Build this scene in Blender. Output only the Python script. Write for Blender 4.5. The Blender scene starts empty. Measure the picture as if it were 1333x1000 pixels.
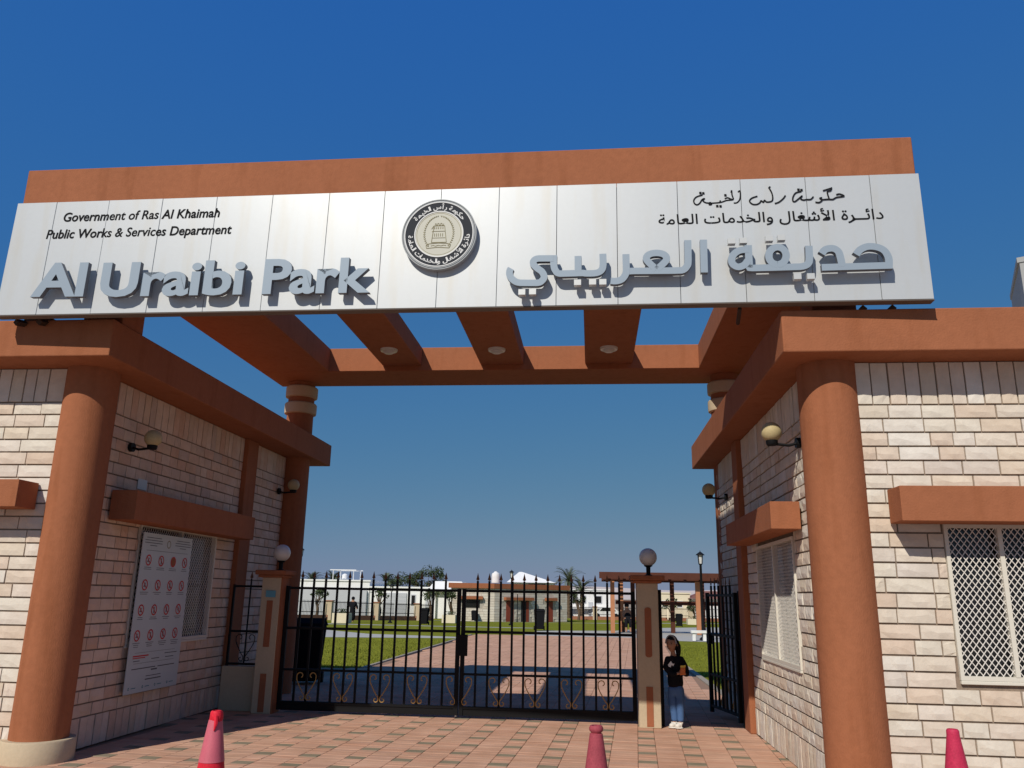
import bpy, bmesh, math, random
from mathutils import Vector, Matrix, noise
random.seed(7)
PI = math.pi
C = bpy.context.scene.collection
scn = bpy.context.scene

# ------------------------------------------------------------------ camera, sky, sun, exposure
cd = bpy.data.cameras.new('camera'); cam = bpy.data.objects.new('camera', cd); C.objects.link(cam)
cam.matrix_world = (Matrix.Translation((0, 0, 1.6)) @ Matrix.Rotation(math.radians(5.712), 4, 'Z')
                    @ Matrix.Rotation(math.radians(104.692), 4, 'X') @ Matrix.Rotation(math.radians(1.014), 4, 'Z'))
cd.sensor_width = 36; cd.lens = 36 * 1053.8 / 1333; cd.clip_start = .05; cd.clip_end = 5000
scn.camera = cam
SUN = Vector((.48, 1.11, -1.0)).normalized()
elev = math.asin(-SUN.z)
w = bpy.data.worlds.new("World"); scn.world = w; w.use_nodes = True
nt = w.node_tree; bg = nt.nodes['Background']
sky = nt.nodes.new('ShaderNodeTexSky'); sky.sky_type = 'NISHITA'; sky.sun_disc = False
sky.sun_elevation = elev; sky.sun_rotation = math.atan2(-SUN.x, -SUN.y)
sky.altitude = 0; sky.air_density = 1.0; sky.dust_density = .3; sky.ozone_density = 3.0
# deepen the blue evenly over the whole sky (the camera's rendering of a very clear sky)
sep = nt.nodes.new('ShaderNodeSeparateColor'); com = nt.nodes.new('ShaderNodeCombineColor'); nt.links.new(sky.outputs[0], sep.inputs[0])
for i, (a, p) in enumerate(((.300, .970), (1.125, .436), (4.5, -.06))):
    pw = nt.nodes.new('ShaderNodeMath'); pw.operation = 'POWER'; pw.inputs[1].default_value = p; nt.links.new(sep.outputs[i], pw.inputs[0])
    ml = nt.nodes.new('ShaderNodeMath'); ml.operation = 'MULTIPLY'; ml.inputs[1].default_value = a; nt.links.new(pw.outputs[0], ml.inputs[0])
    nt.links.new(ml.outputs[0], com.inputs[i])
nt.links.new(com.outputs[0], bg.inputs[0]); bg.inputs[1].default_value = .09
sd = bpy.data.lights.new('sun', 'SUN'); sd.energy = 3.9; sd.angle = math.radians(.5); sd.color = (1, .94, .84)
so = bpy.data.objects.new('sun', sd); C.objects.link(so); so.rotation_euler = SUN.to_track_quat('-Z', 'Y').to_euler()
scn.view_settings.view_transform = 'Standard'; scn.view_settings.look = 'None'
scn.view_settings.exposure = 0; scn.view_settings.gamma = 1

# ------------------------------------------------------------------ materials
def mat(name, col, rough=.7, metal=0, **k):
    m = bpy.data.materials.new(name); m.use_nodes = True
    N = m.node_tree.nodes; L = m.node_tree.links; b = N['Principled BSDF']
    b.inputs['Base Color'].default_value = (*col, 1); b.inputs['Roughness'].default_value = rough
    b.inputs['Metallic'].default_value = metal
    b.inputs['Specular IOR Level'].default_value = k.get('spec', .5 if rough < .5 else .12)
    tc = N.new('ShaderNodeTexCoord'); co = tc.outputs['Object']
    if k.get('stretch'):
        mp = N.new('ShaderNodeMapping'); mp.inputs['Scale'].default_value = k['stretch']
        L.new(co, mp.inputs[0]); co = mp.outputs[0]
    def ns(scale, detail=4):
        n = N.new('ShaderNodeTexNoise'); n.inputs['Scale'].default_value = scale
        n.inputs['Detail'].default_value = detail; L.new(tc.outputs['Object'], n.inputs['Vector']); return n.outputs[0]
    out = None
    if k.get('var'):      # broad patchiness between two tones
        r = N.new('ShaderNodeValToRGB'); e = r.color_ramp.elements; v = k['var']
        e[0].position = .3; e[1].position = .72
        e[0].color = (*[c * (1 - v) for c in col], 1); e[1].color = (*[min(1, c * (1 + v)) for c in col], 1)
        mx = N.new('ShaderNodeMixRGB'); mx.inputs[0].default_value = .5
        a = N.new('ShaderNodeTexNoise'); a.inputs['Scale'].default_value = k.get('vs', 1.5); a.inputs['Detail'].default_value = 6
        L.new(co, a.inputs['Vector']); c = ns(k.get('vs', 1.5) * 11, 3)
        L.new(a.outputs[0], mx.inputs[1]); L.new(c, mx.inputs[2]); L.new(mx.outputs[0], r.inputs[0])
        L.new(r.outputs[0], b.inputs['Base Color']); out = r.outputs[0]
    if k.get('stains'):   # vertical weather streaks
        mp2 = N.new('ShaderNodeMapping'); mp2.inputs['Scale'].default_value = (3, 3, .35); L.new(tc.outputs['Object'], mp2.inputs[0])
        n2 = N.new('ShaderNodeTexNoise'); n2.inputs['Scale'].default_value = 2.5; n2.inputs['Detail'].default_value = 5; L.new(mp2.outputs[0], n2.inputs['Vector'])
        r2 = N.new('ShaderNodeValToRGB'); r2.color_ramp.elements[0].position = .52; r2.color_ramp.elements[1].position = .75
        r2.color_ramp.elements[0].color = (1, 1, 1, 1); s = 1 - k['stains']; r2.color_ramp.elements[1].color = (s, s * .96, s * .9, 1)
        L.new(n2.outputs[0], r2.inputs[0])
        mm = N.new('ShaderNodeMixRGB'); mm.blend_type = 'MULTIPLY'; mm.inputs[0].default_value = 1
        if out: L.new(out, mm.inputs[1])
        else: mm.inputs[1].default_value = (*col, 1)
        L.new(r2.outputs[0], mm.inputs[2]); L.new(mm.outputs[0], b.inputs['Base Color'])
    if k.get('bump'):
        n = N.new('ShaderNodeTexNoise'); n.inputs['Scale'].default_value = k.get('bs', 60); n.inputs['Detail'].default_value = 5
        L.new(co, n.inputs['Vector'])
        bp = N.new('ShaderNodeBump'); bp.inputs['Strength'].default_value = k['bump']; bp.inputs['Distance'].default_value = k.get('bd', .01)
        L.new(n.outputs[0], bp.inputs['Height']); L.new(bp.outputs[0], b.inputs['Normal'])
    return m
def rndmat(name, stops, rough, bump, bs, bd, fine=.25, fs=9):
    """colour picked per piece (object and mesh island), with a fine mottling over it"""
    m = mat(name, stops[0][1], rough, spec=0); N = m.node_tree.nodes; L = m.node_tree.links; b = N['Principled BSDF']
    oi = N.new('ShaderNodeObjectInfo'); ge = N.new('ShaderNodeNewGeometry')
    ad = N.new('ShaderNodeMath'); ad.operation = 'ADD'; L.new(oi.outputs['Random'], ad.inputs[0]); L.new(ge.outputs['Random Per Island'], ad.inputs[1])
    fr = N.new('ShaderNodeMath'); fr.operation = 'FRACT'; L.new(ad.outputs[0], fr.inputs[0])
    r = N.new('ShaderNodeValToRGB'); e = r.color_ramp.elements
    e[0].position, e[0].color = stops[0][0], (*stops[0][1], 1); e[1].position, e[1].color = stops[-1][0], (*stops[-1][1], 1)
    for p, c in stops[1:-1]: q = e.new(p); q.color = (*c, 1)
    L.new(fr.outputs[0], r.inputs[0])
    n = N.new('ShaderNodeTexNoise'); n.inputs['Scale'].default_value = fs; n.inputs['Detail'].default_value = 7; n.inputs['Roughness'].default_value = .65
    L.new(ge.outputs['Position'], n.inputs['Vector'])
    r2 = N.new('ShaderNodeValToRGB'); r2.color_ramp.elements[0].position = .3; r2.color_ramp.elements[1].position = .75
    r2.color_ramp.elements[0].color = (1 - fine, 1 - fine * 1.15, 1 - fine * 1.3, 1); r2.color_ramp.elements[1].color = (1 + fine * .3,) * 3 + (1,)
    L.new(n.outputs[0], r2.inputs[0])
    mm = N.new('ShaderNodeMixRGB'); mm.blend_type = 'MULTIPLY'; mm.inputs[0].default_value = 1
    L.new(r.outputs[0], mm.inputs[1]); L.new(r2.outputs[0], mm.inputs[2]); L.new(mm.outputs[0], b.inputs['Base Color'])
    n3 = N.new('ShaderNodeTexNoise'); n3.inputs['Scale'].default_value = bs; n3.inputs['Detail'].default_value = 6
    L.new(ge.outputs['Position'], n3.inputs['Vector'])
    bp = N.new('ShaderNodeBump'); bp.inputs['Strength'].default_value = bump; bp.inputs['Distance'].default_value = bd
    L.new(n3.outputs[0], bp.inputs['Height']); L.new(bp.outputs[0], b.inputs['Normal'])
    return m
STUC = (.335, .124, .060)
M = {}
M['stucco'] = mat('terracotta render', STUC, .85, var=.11, vs=1.6, bump=.4, bs=110, bd=.008, stretch=(1, 1, .4), stains=.16)
M['stuccof'] = mat('terracotta render smooth', (.340, .126, .061), .85, var=.09, vs=1.3, bump=.45, bs=60, bd=.008, stains=.12)
M['beige'] = mat('beige render', (.52, .42, .29), .85, var=.08, vs=3, bump=.3, bs=70, bd=.006)
M['panelred'] = mat('terracotta inset', (.33, .12, .06), .8, var=.1, vs=4)
M['mortar'] = mat('grey mortar', (.26, .20, .155), .95, var=.3, vs=12)
M['stone'] = rndmat('split face stone', [(0, (.68, .60, .49)), (.2, (.73, .68, .59)), (.38, (.69, .57, .46)), (.5, (.76, .72, .65)), (.66, (.67, .54, .43)), (.8, (.71, .62, .50)), (1, (.66, .60, .54))], .88, .5, 22, .008, .14, 5)
M['stone_shade'] = rndmat('split face stone tinted for warm shade', [(0, (.72, .54, .42)), (.2, (.76, .60, .48)), (.38, (.70, .49, .37)), (.5, (.76, .62, .50)), (.66, (.68, .46, .34)), (.8, (.73, .56, .42)), (1, (.60, .48, .41))], .88, .5, 22, .008, .16, 5)  # stone with warm shade put into its colour, for the left side wall
M['paver'] = rndmat('salmon pavers', [(0, (.57, .34, .24)), (.25, (.60, .37, .265)), (.5, (.55, .315, .22)), (.75, (.58, .36, .255)), (1, (.52, .32, .235))], .9, .3, 60, .003, .24, 1.6)
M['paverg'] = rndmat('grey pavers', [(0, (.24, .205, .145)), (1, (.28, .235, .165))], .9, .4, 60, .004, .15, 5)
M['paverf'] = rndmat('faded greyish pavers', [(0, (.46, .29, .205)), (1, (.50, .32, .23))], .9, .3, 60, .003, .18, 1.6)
M['tbjoint'] = mat('weathered joints', (.42, .38, .32), .95)
M['kerbm'] = mat('weathered kerb', (.33, .29, .24), .9, spec=0, var=.15, vs=2)
M['trimd'] = mat('weathered trim', (.16, .13, .11), .7)
M['joint'] = mat('sandy joints', (.30, .19, .13), .95)
M['bounce_paving'] = mat('pale block paving of the forecourt road', (.34, .30, .26), .9, var=.15, vs=2)  # made pale so that the unseen ground bounces more light
M['panel'] = mat('brushed composite panel', (.515, .535, .545), .42, .15, var=.02, vs=2.2, stretch=(1, 1, .15), stains=.022, spec=.5)
M['trim'] = mat('aluminium trim', (.42, .42, .42), .35, .7)
M['letter'] = mat('blue grey metallic letters', (.29, .35, .41), .5, .1)
M['letterside'] = mat('letter returns', (.17, .18, .20), .5, .2)
M['dot'] = mat('pale grey letter dots', (.55, .56, .55), .4, .2)
M['ink'] = mat('black vinyl', (.008, .008, .009), .85, spec=.2)
M['silver'] = mat('silver rim', (.34, .36, .37), .55, spec=.3)
M['charcoal'] = mat('charcoal ring', (.045, .048, .055), .9)
M['cream'] = mat('cream disc', (.56, .55, .47), .5)
M['khaki'] = mat('khaki line work', (.25, .22, .12), .5)
M['white'] = mat('white lettering', (.75, .75, .73), .5)
M['black'] = mat('black gate enamel', (.006, .006, .007), .6, spec=.2)
M['gold'] = mat('gold brown scrolls', (.50, .31, .11), .5, .15)
M['spear'] = mat('bronze spear tips', (.16, .08, .045), .5, .3)
M['frame'] = mat('off white window frame', (.68, .64, .55), .5)
M['mesh'] = mat('off white expanded metal', (.72, .68, .62), .5)
M['glass'] = mat('dark window glass', (.012, .012, .013), .12)
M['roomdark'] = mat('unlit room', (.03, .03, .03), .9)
M['globeY'] = mat('yellowed globe', (.48, .39, .21), .5, var=.12, vs=6)
M['globeW'] = mat('white globe', (.62, .61, .58), .3)
M['plate'] = mat('pale sign plate', (.50, .54, .54), .4)
M['red'] = mat('red print', (.55, .03, .03), .5)
M['blueplate'] = mat('blue plate', (.14, .36, .46), .5)
M['grey'] = mat('grey print', (.12, .12, .13), .5)
M['teal'] = mat('teal print', (.05, .22, .25), .5)
M['grass'] = mat('mown lawn', (.19, .20, .028), .95, spec=0, var=.30, vs=.5, bump=.6, bs=35, bd=.03)
M['blade'] = mat('grass blades', (.195, .21, .03), .8, spec=0, var=.3, vs=1.5)
M['concrete'] = mat('pale concrete', (.42, .41, .38), .9, spec=0, var=.1, vs=.6)
M['sand'] = mat('sandy ground', (.42, .34, .25), .95, var=.15, vs=.08, bump=.4, bs=3)
M['whitewall'] = mat('white painted wall', (.78, .78, .77), .8, var=.04, vs=.4, stains=.08)
M['greywall'] = mat('light grey wall', (.48, .49, .52), .8, var=.05, vs=.5)
M['creamwall'] = mat('cream wall', (.70, .62, .46), .8, var=.05, vs=.5)
M['creamstone'] = rndmat('pale stone cladding', [(0, (.66, .60, .50)), (.5, (.70, .66, .57)), (1, (.60, .53, .44))], .9, .3, 10, .01, .12, 2)
M['brickred'] = mat('red brick base', (.34, .15, .09), .9, var=.15, vs=2)
M['bin'] = mat('black plastic', (.014, .014, .016), .7, spec=0)
M['wood'] = mat('dark red timber', (.095, .034, .022), .7, var=.2, vs=3)
M['woodo'] = mat('orange timber post', (.46, .20, .10), .7, var=.12, vs=3)
M['doorred'] = mat('red brown door', (.26, .06, .035), .6)
M['leaf'] = mat('dark green leaves', (.055, .075, .032), .75, var=.4, vs=2)
M['leafp'] = mat('palm leaflets', (.115, .135, .075), .7, var=.3, vs=1)
M['bark'] = mat('brown bark', (.13, .09, .06), .95, var=.3, vs=6, bump=.6, bs=20)
M['coneR'] = mat('scuffed red cone', (.66, .025, .045), .5, var=.28, vs=7, bump=.25, bs=40, bd=.004)
M['coneP'] = mat('faded pink sleeve', (.56, .12, .16), .45, var=.12, vs=9)
M['coneM'] = mat('sun faded maroon cone', (.34, .065, .085), .6, var=.28, vs=7, bump=.25, bs=40, bd=.004)
M['coneC'] = mat('crimson cone', (.50, .035, .085), .5, var=.28, vs=7, bump=.2, bs=40, bd=.004)
M['skin'] = mat('tan skin', (.38, .20, .125), .6)
M['lips'] = mat('lips', (.28, .09, .07), .5)
M['hair'] = mat('black hair', (.012, .010, .009), .5, bump=.5, bs=90, stretch=(1, 1, .1))
M['cloth'] = mat('black sweatshirt', (.010, .010, .013), .95, bump=.4, bs=60)
M['denim'] = mat('blue leggings', (.07, .14, .30), .85, var=.2, vs=12)
M['shoe'] = mat('white trainers', (.70, .66, .60), .6)
M['band'] = mat('grey headband', (.35, .33, .31), .8)
M['orange'] = mat('orange wrapper', (.65, .16, .02), .4)
M['yellow'] = mat('yellow wrapper', (.70, .45, .05), .4)
M['hill'] = mat('far hills paled with haze', (.40, .36, .37), 1)  # distance haze is put into the colour of the hills
M['rust'] = mat('dark steel brackets', (.06, .035, .025), .7)
M['tower'] = mat('pale tower', (.36, .36, .35), .8, var=.05, vs=.1)
M['towerd'] = mat('balcony recess', (.10, .11, .13), .6)
M['rooft'] = mat('brown roof tiles', (.22, .10, .08), .8)

# ------------------------------------------------------------------ helpers
ORG = {}
def tag(o, label=None, cat=None, group=None, kind=None):
    if label: o['label'] = label
    if cat: o['category'] = cat
    if group: o['group'] = group
    if kind: o['kind'] = kind
    return o
def thing(name, label, cat, loc=(0, 0, 0), group=None, rz=0):
    o = bpy.data.objects.new(name, None); C.objects.link(o); o.location = loc; o.rotation_euler = (0, 0, rz)
    o.empty_display_size = .2
    ORG[o.name] = Vector(loc); return tag(o, label, cat, group)
def org(p):
    while p is not None and p.parent is not None: p = p.parent
    return ORG.get(p.name, Vector((0, 0, 0))) if p is not None else Vector((0, 0, 0))
def link(name, me, m=None, parent=None):
    o = bpy.data.objects.new(name, me); C.objects.link(o); o.parent = parent
    if m is not None and not me.materials: me.materials.append(m)
    return o
class MB:
    """collects shapes in world coordinates and links them as one mesh object"""
    def __init__(s): s.v = []; s.f = []; s.mi = []
    def add(s, vs, fs, mi=0):
        n = len(s.v); s.v += [tuple(v) for v in vs]; s.f += [tuple(i + n for i in f) for f in fs]; s.mi += [mi] * len(fs); return s
    def hexa(s, p, mi=0):      # p: 4 bottom corners counter-clockwise, 4 top
        return s.add(p, [(3, 2, 1, 0), (4, 5, 6, 7), (0, 1, 5, 4), (1, 2, 6, 5), (2, 3, 7, 6), (3, 0, 4, 7)], mi)
    def box(s, x0, x1, y0, y1, z0, z1, mi=0):
        return s.hexa([(x0, y0, z0), (x1, y0, z0), (x1, y1, z0), (x0, y1, z0), (x0, y0, z1), (x1, y0, z1), (x1, y1, z1), (x0, y1, z1)], mi)
    def lathe(s, c, prof, n=24, mi=0, cap=True):    # prof: (r, z) upwards
        c = Vector(c); vs = []; fs = []
        for r, z in prof:
            for i in range(n): a = 2 * PI * i / n; vs.append((c.x + r * math.cos(a), c.y + r * math.sin(a), c.z + z))
        for k in range(len(prof) - 1):
            for i in range(n): j = (i + 1) % n; fs.append((k * n + i, k * n + j, (k + 1) * n + j, (k + 1) * n + i))
        if cap: fs.append(tuple(range(n - 1, -1, -1))); fs.append(tuple((len(prof) - 1) * n + i for i in range(n)))
        return s.add(vs, fs, mi)
    def tube(s, pts, r, n=8, mi=0):
        pts = [Vector(p) for p in pts]; rs = r if isinstance(r, (list, tuple)) else [r] * len(pts)
        vs = []; fs = []; up = None
        for k, p in enumerate(pts):
            t = (pts[min(k + 1, len(pts) - 1)] - pts[max(k - 1, 0)]).normalized()
            if up is None: up = t.orthogonal().normalized()
            up = (up - t * up.dot(t)).normalized(); sd_ = t.cross(up)
            for i in range(n): a = 2 * PI * i / n; vs.append(p + (up * math.cos(a) + sd_ * math.sin(a)) * rs[k])
        for k in range(len(pts) - 1):
            for i in range(n): j = (i + 1) % n; fs.append((k * n + i, k * n + j, (k + 1) * n + j, (k + 1) * n + i))
        fs.append(tuple(range(n - 1, -1, -1))); fs.append(tuple((len(pts) - 1) * n + i for i in range(n)))
        return s.add(vs, fs, mi)
    def bar(s, a, b, wx, wy, side=None, mi=0):       # rectangular bar a->b
        a = Vector(a); b = Vector(b); t = (b - a).normalized(); sd_ = Vector(side) if side else t.orthogonal()
        sd_ = (sd_ - t * sd_.dot(t)).normalized(); u = t.cross(sd_)
        q = [(-1, -1), (1, -1), (1, 1), (-1, 1)]
        vs = [a + sd_ * wx / 2 * i + u * wy / 2 * j for i, j in q] + [b + sd_ * wx / 2 * i + u * wy / 2 * j for i, j in q]
        return s.hexa(vs, mi)
    def sphere(s, c, r, nu=20, nv=12, mi=0, sc=(1, 1, 1)):
        c = Vector(c); vs = [(c.x, c.y, c.z - r * sc[2])]
        for k in range(1, nv):
            ph = -PI / 2 + PI * k / nv
            for i in range(nu): a = 2 * PI * i / nu; vs.append((c.x + r * sc[0] * math.cos(ph) * math.cos(a), c.y + r * sc[1] * math.cos(ph) * math.sin(a), c.z + r * sc[2] * math.sin(ph)))
        vs.append((c.x, c.y, c.z + r * sc[2])); fs = []
        for i in range(nu): fs.append((0, 1 + (i + 1) % nu, 1 + i))
        for k in range(nv - 2):
            for i in range(nu): j = (i + 1) % nu; a = 1 + k * nu; fs.append((a + i, a + j, a + nu + j, a + nu + i))
        a = 1 + (nv - 2) * nu
        for i in range(nu): fs.append((a + i, a + (i + 1) % nu, len(vs) - 1))
        return s.add(vs, fs, mi)
    def build(s, name, m, parent=None, bevel=0, smooth=False, seg=1):
        me = bpy.data.meshes.new(name); og = org(parent)
        me.from_pydata([tuple(Vector(v) - og) for v in s.v], [], s.f)
        ms = m if isinstance(m, (list, tuple)) else [m]
        for x in ms: me.materials.append(x)
        me.polygons.foreach_set('material_index', s.mi)
        bm = bmesh.new(); bm.from_mesh(me); bmesh.ops.recalc_face_normals(bm, faces=bm.faces)
        if bevel:
            es = [e for e in bm.edges if len(e.link_faces) == 2 and e.calc_face_angle(0) > .6]
            bmesh.ops.bevel(bm, geom=es, offset=bevel, segments=seg, affect='EDGES', profile=.5)
        bm.to_mesh(me); bm.free()
        if smooth:
            me.polygons.foreach_set('use_smooth', [True] * len(me.polygons)); me.set_sharp_from_angle(angle=math.radians(40))
        return link(name, me, None, parent)
def copy_tree(o, parent=None):
    c = o.copy(); C.objects.link(c); c.parent = parent
    for ch in list(o.children): copy_tree(ch, c)
    if parent is None: ORG[c.name] = Vector(o.location)
    return c
def tz(y): return 0 if y < 42 else (-.0209 * (y - 42) if y < 90 else -1.0032)

# ------------------------------------------------------------------ ground
def drape(name, poly, dz, m, kind='structure', parent=None):
    bm = bmesh.new(); bm.faces.new([bm.verts.new((x, y, 0)) for x, y in poly]); bm.normal_update()
    bmesh.ops.triangulate(bm, faces=bm.faces)
    for yy in (42, 90):
        bmesh.ops.bisect_plane(bm, geom=bm.verts[:] + bm.edges[:] + bm.faces[:], plane_co=(0, yy, 0), plane_no=(0, 1, 0))
    for v in bm.verts: v.co.z = tz(v.co.y) + dz
    bmesh.ops.recalc_face_normals(bm, faces=bm.faces)
    for f in bm.faces:
        if f.normal.z < 0: f.normal_flip()
    me = bpy.data.meshes.new(name); bm.to_mesh(me); bm.free()
    o = link(name, me, m, parent)
    if kind and parent is None: o['kind'] = kind
    return o
drape('ground', [(-1500, -60), (1500, -60), (1500, 3000), (-1500, 3000)], -.06, M['sand'])
drape('lawn', [(-70, 18.6), (-5.15, 18.6), (-5.05, 35.9), (-3, 36.1), (-3, 110), (-70, 110)], -.022, M['grass'])
o = drape('lawn', [(2.3, 13.2), (60, 13.2), (60, 110), (-2.995, 110), (-2.995, 36.1), (3.15, 36.1), (2.3, 22.4)], -.022, M['grass'])
drape('concrete_path', [(-3, 36.1), (4.4, 34.2), (26, 33), (26, 76), (10, 73), (4, 60), (1.2, 45.5), (-2.7, 41.2)], -.016, M['concrete'])
drape('concrete_path', [(-30, 27.5), (-14, 30.2), (-5.2, 32.7), (-5.2, 33.7), (-9.3, 34.6), (-11.8, 37.2), (-18, 43), (-30, 46)], -.016, M['concrete'])
drape('concrete_path', [(-60, 57), (-13, 47.2), (-6, 47.6), (-3.4, 48), (-3.4, 49.6), (-13, 49.2), (-60, 60)], -.016, M['concrete'])
drape('concrete_path', [(-19, 85.0), (-11, 82), (12, 97), (40, 97), (40, 98.6), (12, 98.6), (-11, 83.4), (-19, 87)], -.016, M['concrete'])
kb = thing('kerb', 'low pale concrete kerb between the left lawn and the plaza', 'kerb', (-5.1, 18.6, 0)); kb['kind'] = 'structure'; del kb['category']
for i in range(17):
    MB().box(-5.14, -5.06, 18.62 + i * 1.0, 19.60 + i * 1.0, -.05, .02).build('kerb_stone', M['kerbm'], kb, .006)
kb = thing('kerb', 'low pale concrete kerb along the right lawn', 'kerb', (2.2, 13, 0)); kb['kind'] = 'structure'; del kb['category']
for i in range(22):
    a = 13.2 + i; x = 2.22 + max(0, (a - 22)) * .065
    MB().hexa([(x, a, -.05), (x + .12, a, -.05), (x + .12, a + .98, -.05), (x, a + .98, -.05), (x, a, .02), (x + .12, a, .02), (x + .12, a + .98, .02), (x, a + .98, .02)]).build('kerb_stone', M['kerbm'], kb, .006)

# pavement of single pavers (the nearest ones are parts, the rest one part)
pav = bpy.data.objects.new('pavement', None); C.objects.link(pav); pav['kind'] = 'structure'
MB().box(-14, 12, 1.0, 14.0, -.055, -.012).build('joint_bed', M['joint'], pav); MB().box(-14, -5.12, 14.0, 18.6, -.055, -.012).build('joint_bed', M['joint'], pav)
MB().box(-5.115, 2.24, 14.003, 22, -.055, -.012).build('joint_bed', M['joint'], pav); MB().box(-5.115, 3.1, 22.003, 36.1, -.055, -.026).build('joint_bed', M['joint'], pav)
drape('bounce_road', [(-200, -200), (200, -200), (200, 1.0), (-200, 1.0)], -.052, M['bounce_paving'])  # unseen sheet behind the camera, added to shape the bounce light
PITCH = .486                      # one grey brick per repeat both ways
CW, CX = (.195, .291), (0, .195)
RH, RY = (.150, .112, .112, .112), (0, .150, .262, .374)
ang = math.radians(-3.0)
def paver_mesh(k, L0, W0):
    rr = random.Random(k); b = .0045; L_, W_ = L0 - .004, W0 - .004
    vs = []
    for z, i in ((-.03, 0), (-.004, 0), (0, b)):
        for sx, sy in ((0, 0), (1, 0), (1, 1), (0, 1)):
            vs.append((i if sx == 0 else L_ - i, i if sy == 0 else W_ - i, z + (rr.uniform(-.0012, .0012) if z == 0 else 0)))
    fs = [(8, 9, 10, 11)]
    for a in (0, 4):
        for i in range(4): j = (i + 1) % 4; fs.append((a + i, a + j, a + 4 + j, a + 4 + i))
    return vs, fs
PM = {}
for ci in (0, 1):
    for hi in (0, 1):
        for k in range(4):
            vs, fs = paver_mesh(k + ci * 10 + hi * 20, CW[ci], RH[hi]); row = []
            for mm in ('paver', 'paverg', 'paverf'):
                me = bpy.data.meshes.new('paver'); me.from_pydata(vs, [], fs); me.materials.append(M[mm]); row.append(me)
            PM[ci, hi, k] = (vs, fs, row)
ca, sa = math.cos(ang), math.sin(ang)
cells = []
for r in range(-40, 240):
    for c in range(-40, 34):
        ci, hi = c % 2, r % 4
        lx = (c // 2) * PITCH + CX[ci]; ly = 8.02 + (r // 4) * PITCH + RY[hi]
        x = lx * ca - ly * sa - .502; y = lx * sa + ly * ca - .02
        if y < 6.6 or y > 36: continue
        if x < -5.32 and 7.7 < y < 18.6:
            if x < -5.4 or y < 14.2: continue
        if x > 2.0 and 7.4 < y < 13.3: continue
        if y > 18.5 and x < -5.04: continue
        if y > 13 and x > 2.0 + max(0, (y - 22)) * .065: continue
        if y < 12 and (x < -6.2 or x > 3.6): continue
        if y > 14 and x < -7: continue
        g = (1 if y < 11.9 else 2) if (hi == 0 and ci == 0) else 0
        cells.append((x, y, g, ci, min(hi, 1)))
def pscore(x, y):
    u = x / y
    return 1 / (y ** 3) if (-.72 < u < .42 and y > 7.5 + max(0, -x * .05)) else 1e-6 / y ** 3
cells.sort(key=lambda c: -pscore(c[0], c[1]))
rp = random.Random(3)
bulk = [MB(), MB(), MB()]
for i, (x, y, g, ci, hi) in enumerate(cells):
    vs, fs, row = PM[ci, hi, rp.randrange(4)]; dz = rp.uniform(-.0015, .0015); a2 = ang + rp.uniform(-.006, .006)
    if i < 290:
        o = bpy.data.objects.new('paver', row[g]); C.objects.link(o); o.parent = pav; o.location = (x, y, dz); o.rotation_euler = (rp.uniform(-.004, .004), rp.uniform(-.003, .003), a2)
    else:
        cc, ss = math.cos(a2), math.sin(a2)
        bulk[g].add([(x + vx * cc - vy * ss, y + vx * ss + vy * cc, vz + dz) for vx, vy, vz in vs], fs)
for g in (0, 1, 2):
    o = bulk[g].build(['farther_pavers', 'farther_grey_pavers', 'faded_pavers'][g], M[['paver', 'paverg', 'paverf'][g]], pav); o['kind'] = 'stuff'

# ------------------------------------------------------------------ gatehouses
def unit_block(k):
    rr = random.Random(100 + k); vs = []; fs = []
    nx, nz = 4, 2
    for j in range(nz + 1):
        for i in range(nx + 1):
            u, v = i / nx, j / nz; edge = i in (0, nx) or j in (0, nz)
            if edge: u = min(max(u, .012), .988); v = min(max(v, .03), .97)
            else: u += rr.uniform(-.07, .07); v += rr.uniform(-.12, .12)
            vs.append((u, (.80 + rr.uniform(-.05, .05)) if edge else .93 + rr.uniform(-.09, .07), v))
    for j in range(nz):
        for i in range(nx): a = j * (nx + 1) + i; fs.append((a, a + nx + 1, a + nx + 2, a + 1))
    ring = [i for i in range(nx + 1)] + [(nx + 1) * j + nx for j in range(1, nz + 1)] + [(nx + 1) * nz + i for i in range(nx - 1, -1, -1)] + [(nx + 1) * j for j in range(nz - 1, 0, -1)]
    n0 = len(vs)
    for r in ring: vs.append((vs[r][0] if 0 < vs[r][0] < 1 else vs[r][0], 0, vs[r][2]))
    for q in range(len(ring)): q2 = (q + 1) % len(ring); fs.append((ring[q], ring[q2], n0 + q2, n0 + q))
    return vs, fs
UB = [unit_block(k) for k in range(12)]
UBm = {}
for mm in ('stone', 'stone_shade'):
    for k in range(12):
        me = bpy.data.meshes.new('stone_block'); me.from_pydata(UB[k][0], [], UB[k][1]); me.materials.append(M[mm])
        bm = bmesh.new(); bm.from_mesh(me); bmesh.ops.recalc_face_normals(bm, faces=bm.faces); bm.to_mesh(me); bm.free()
        UBm[mm, k] = me
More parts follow.
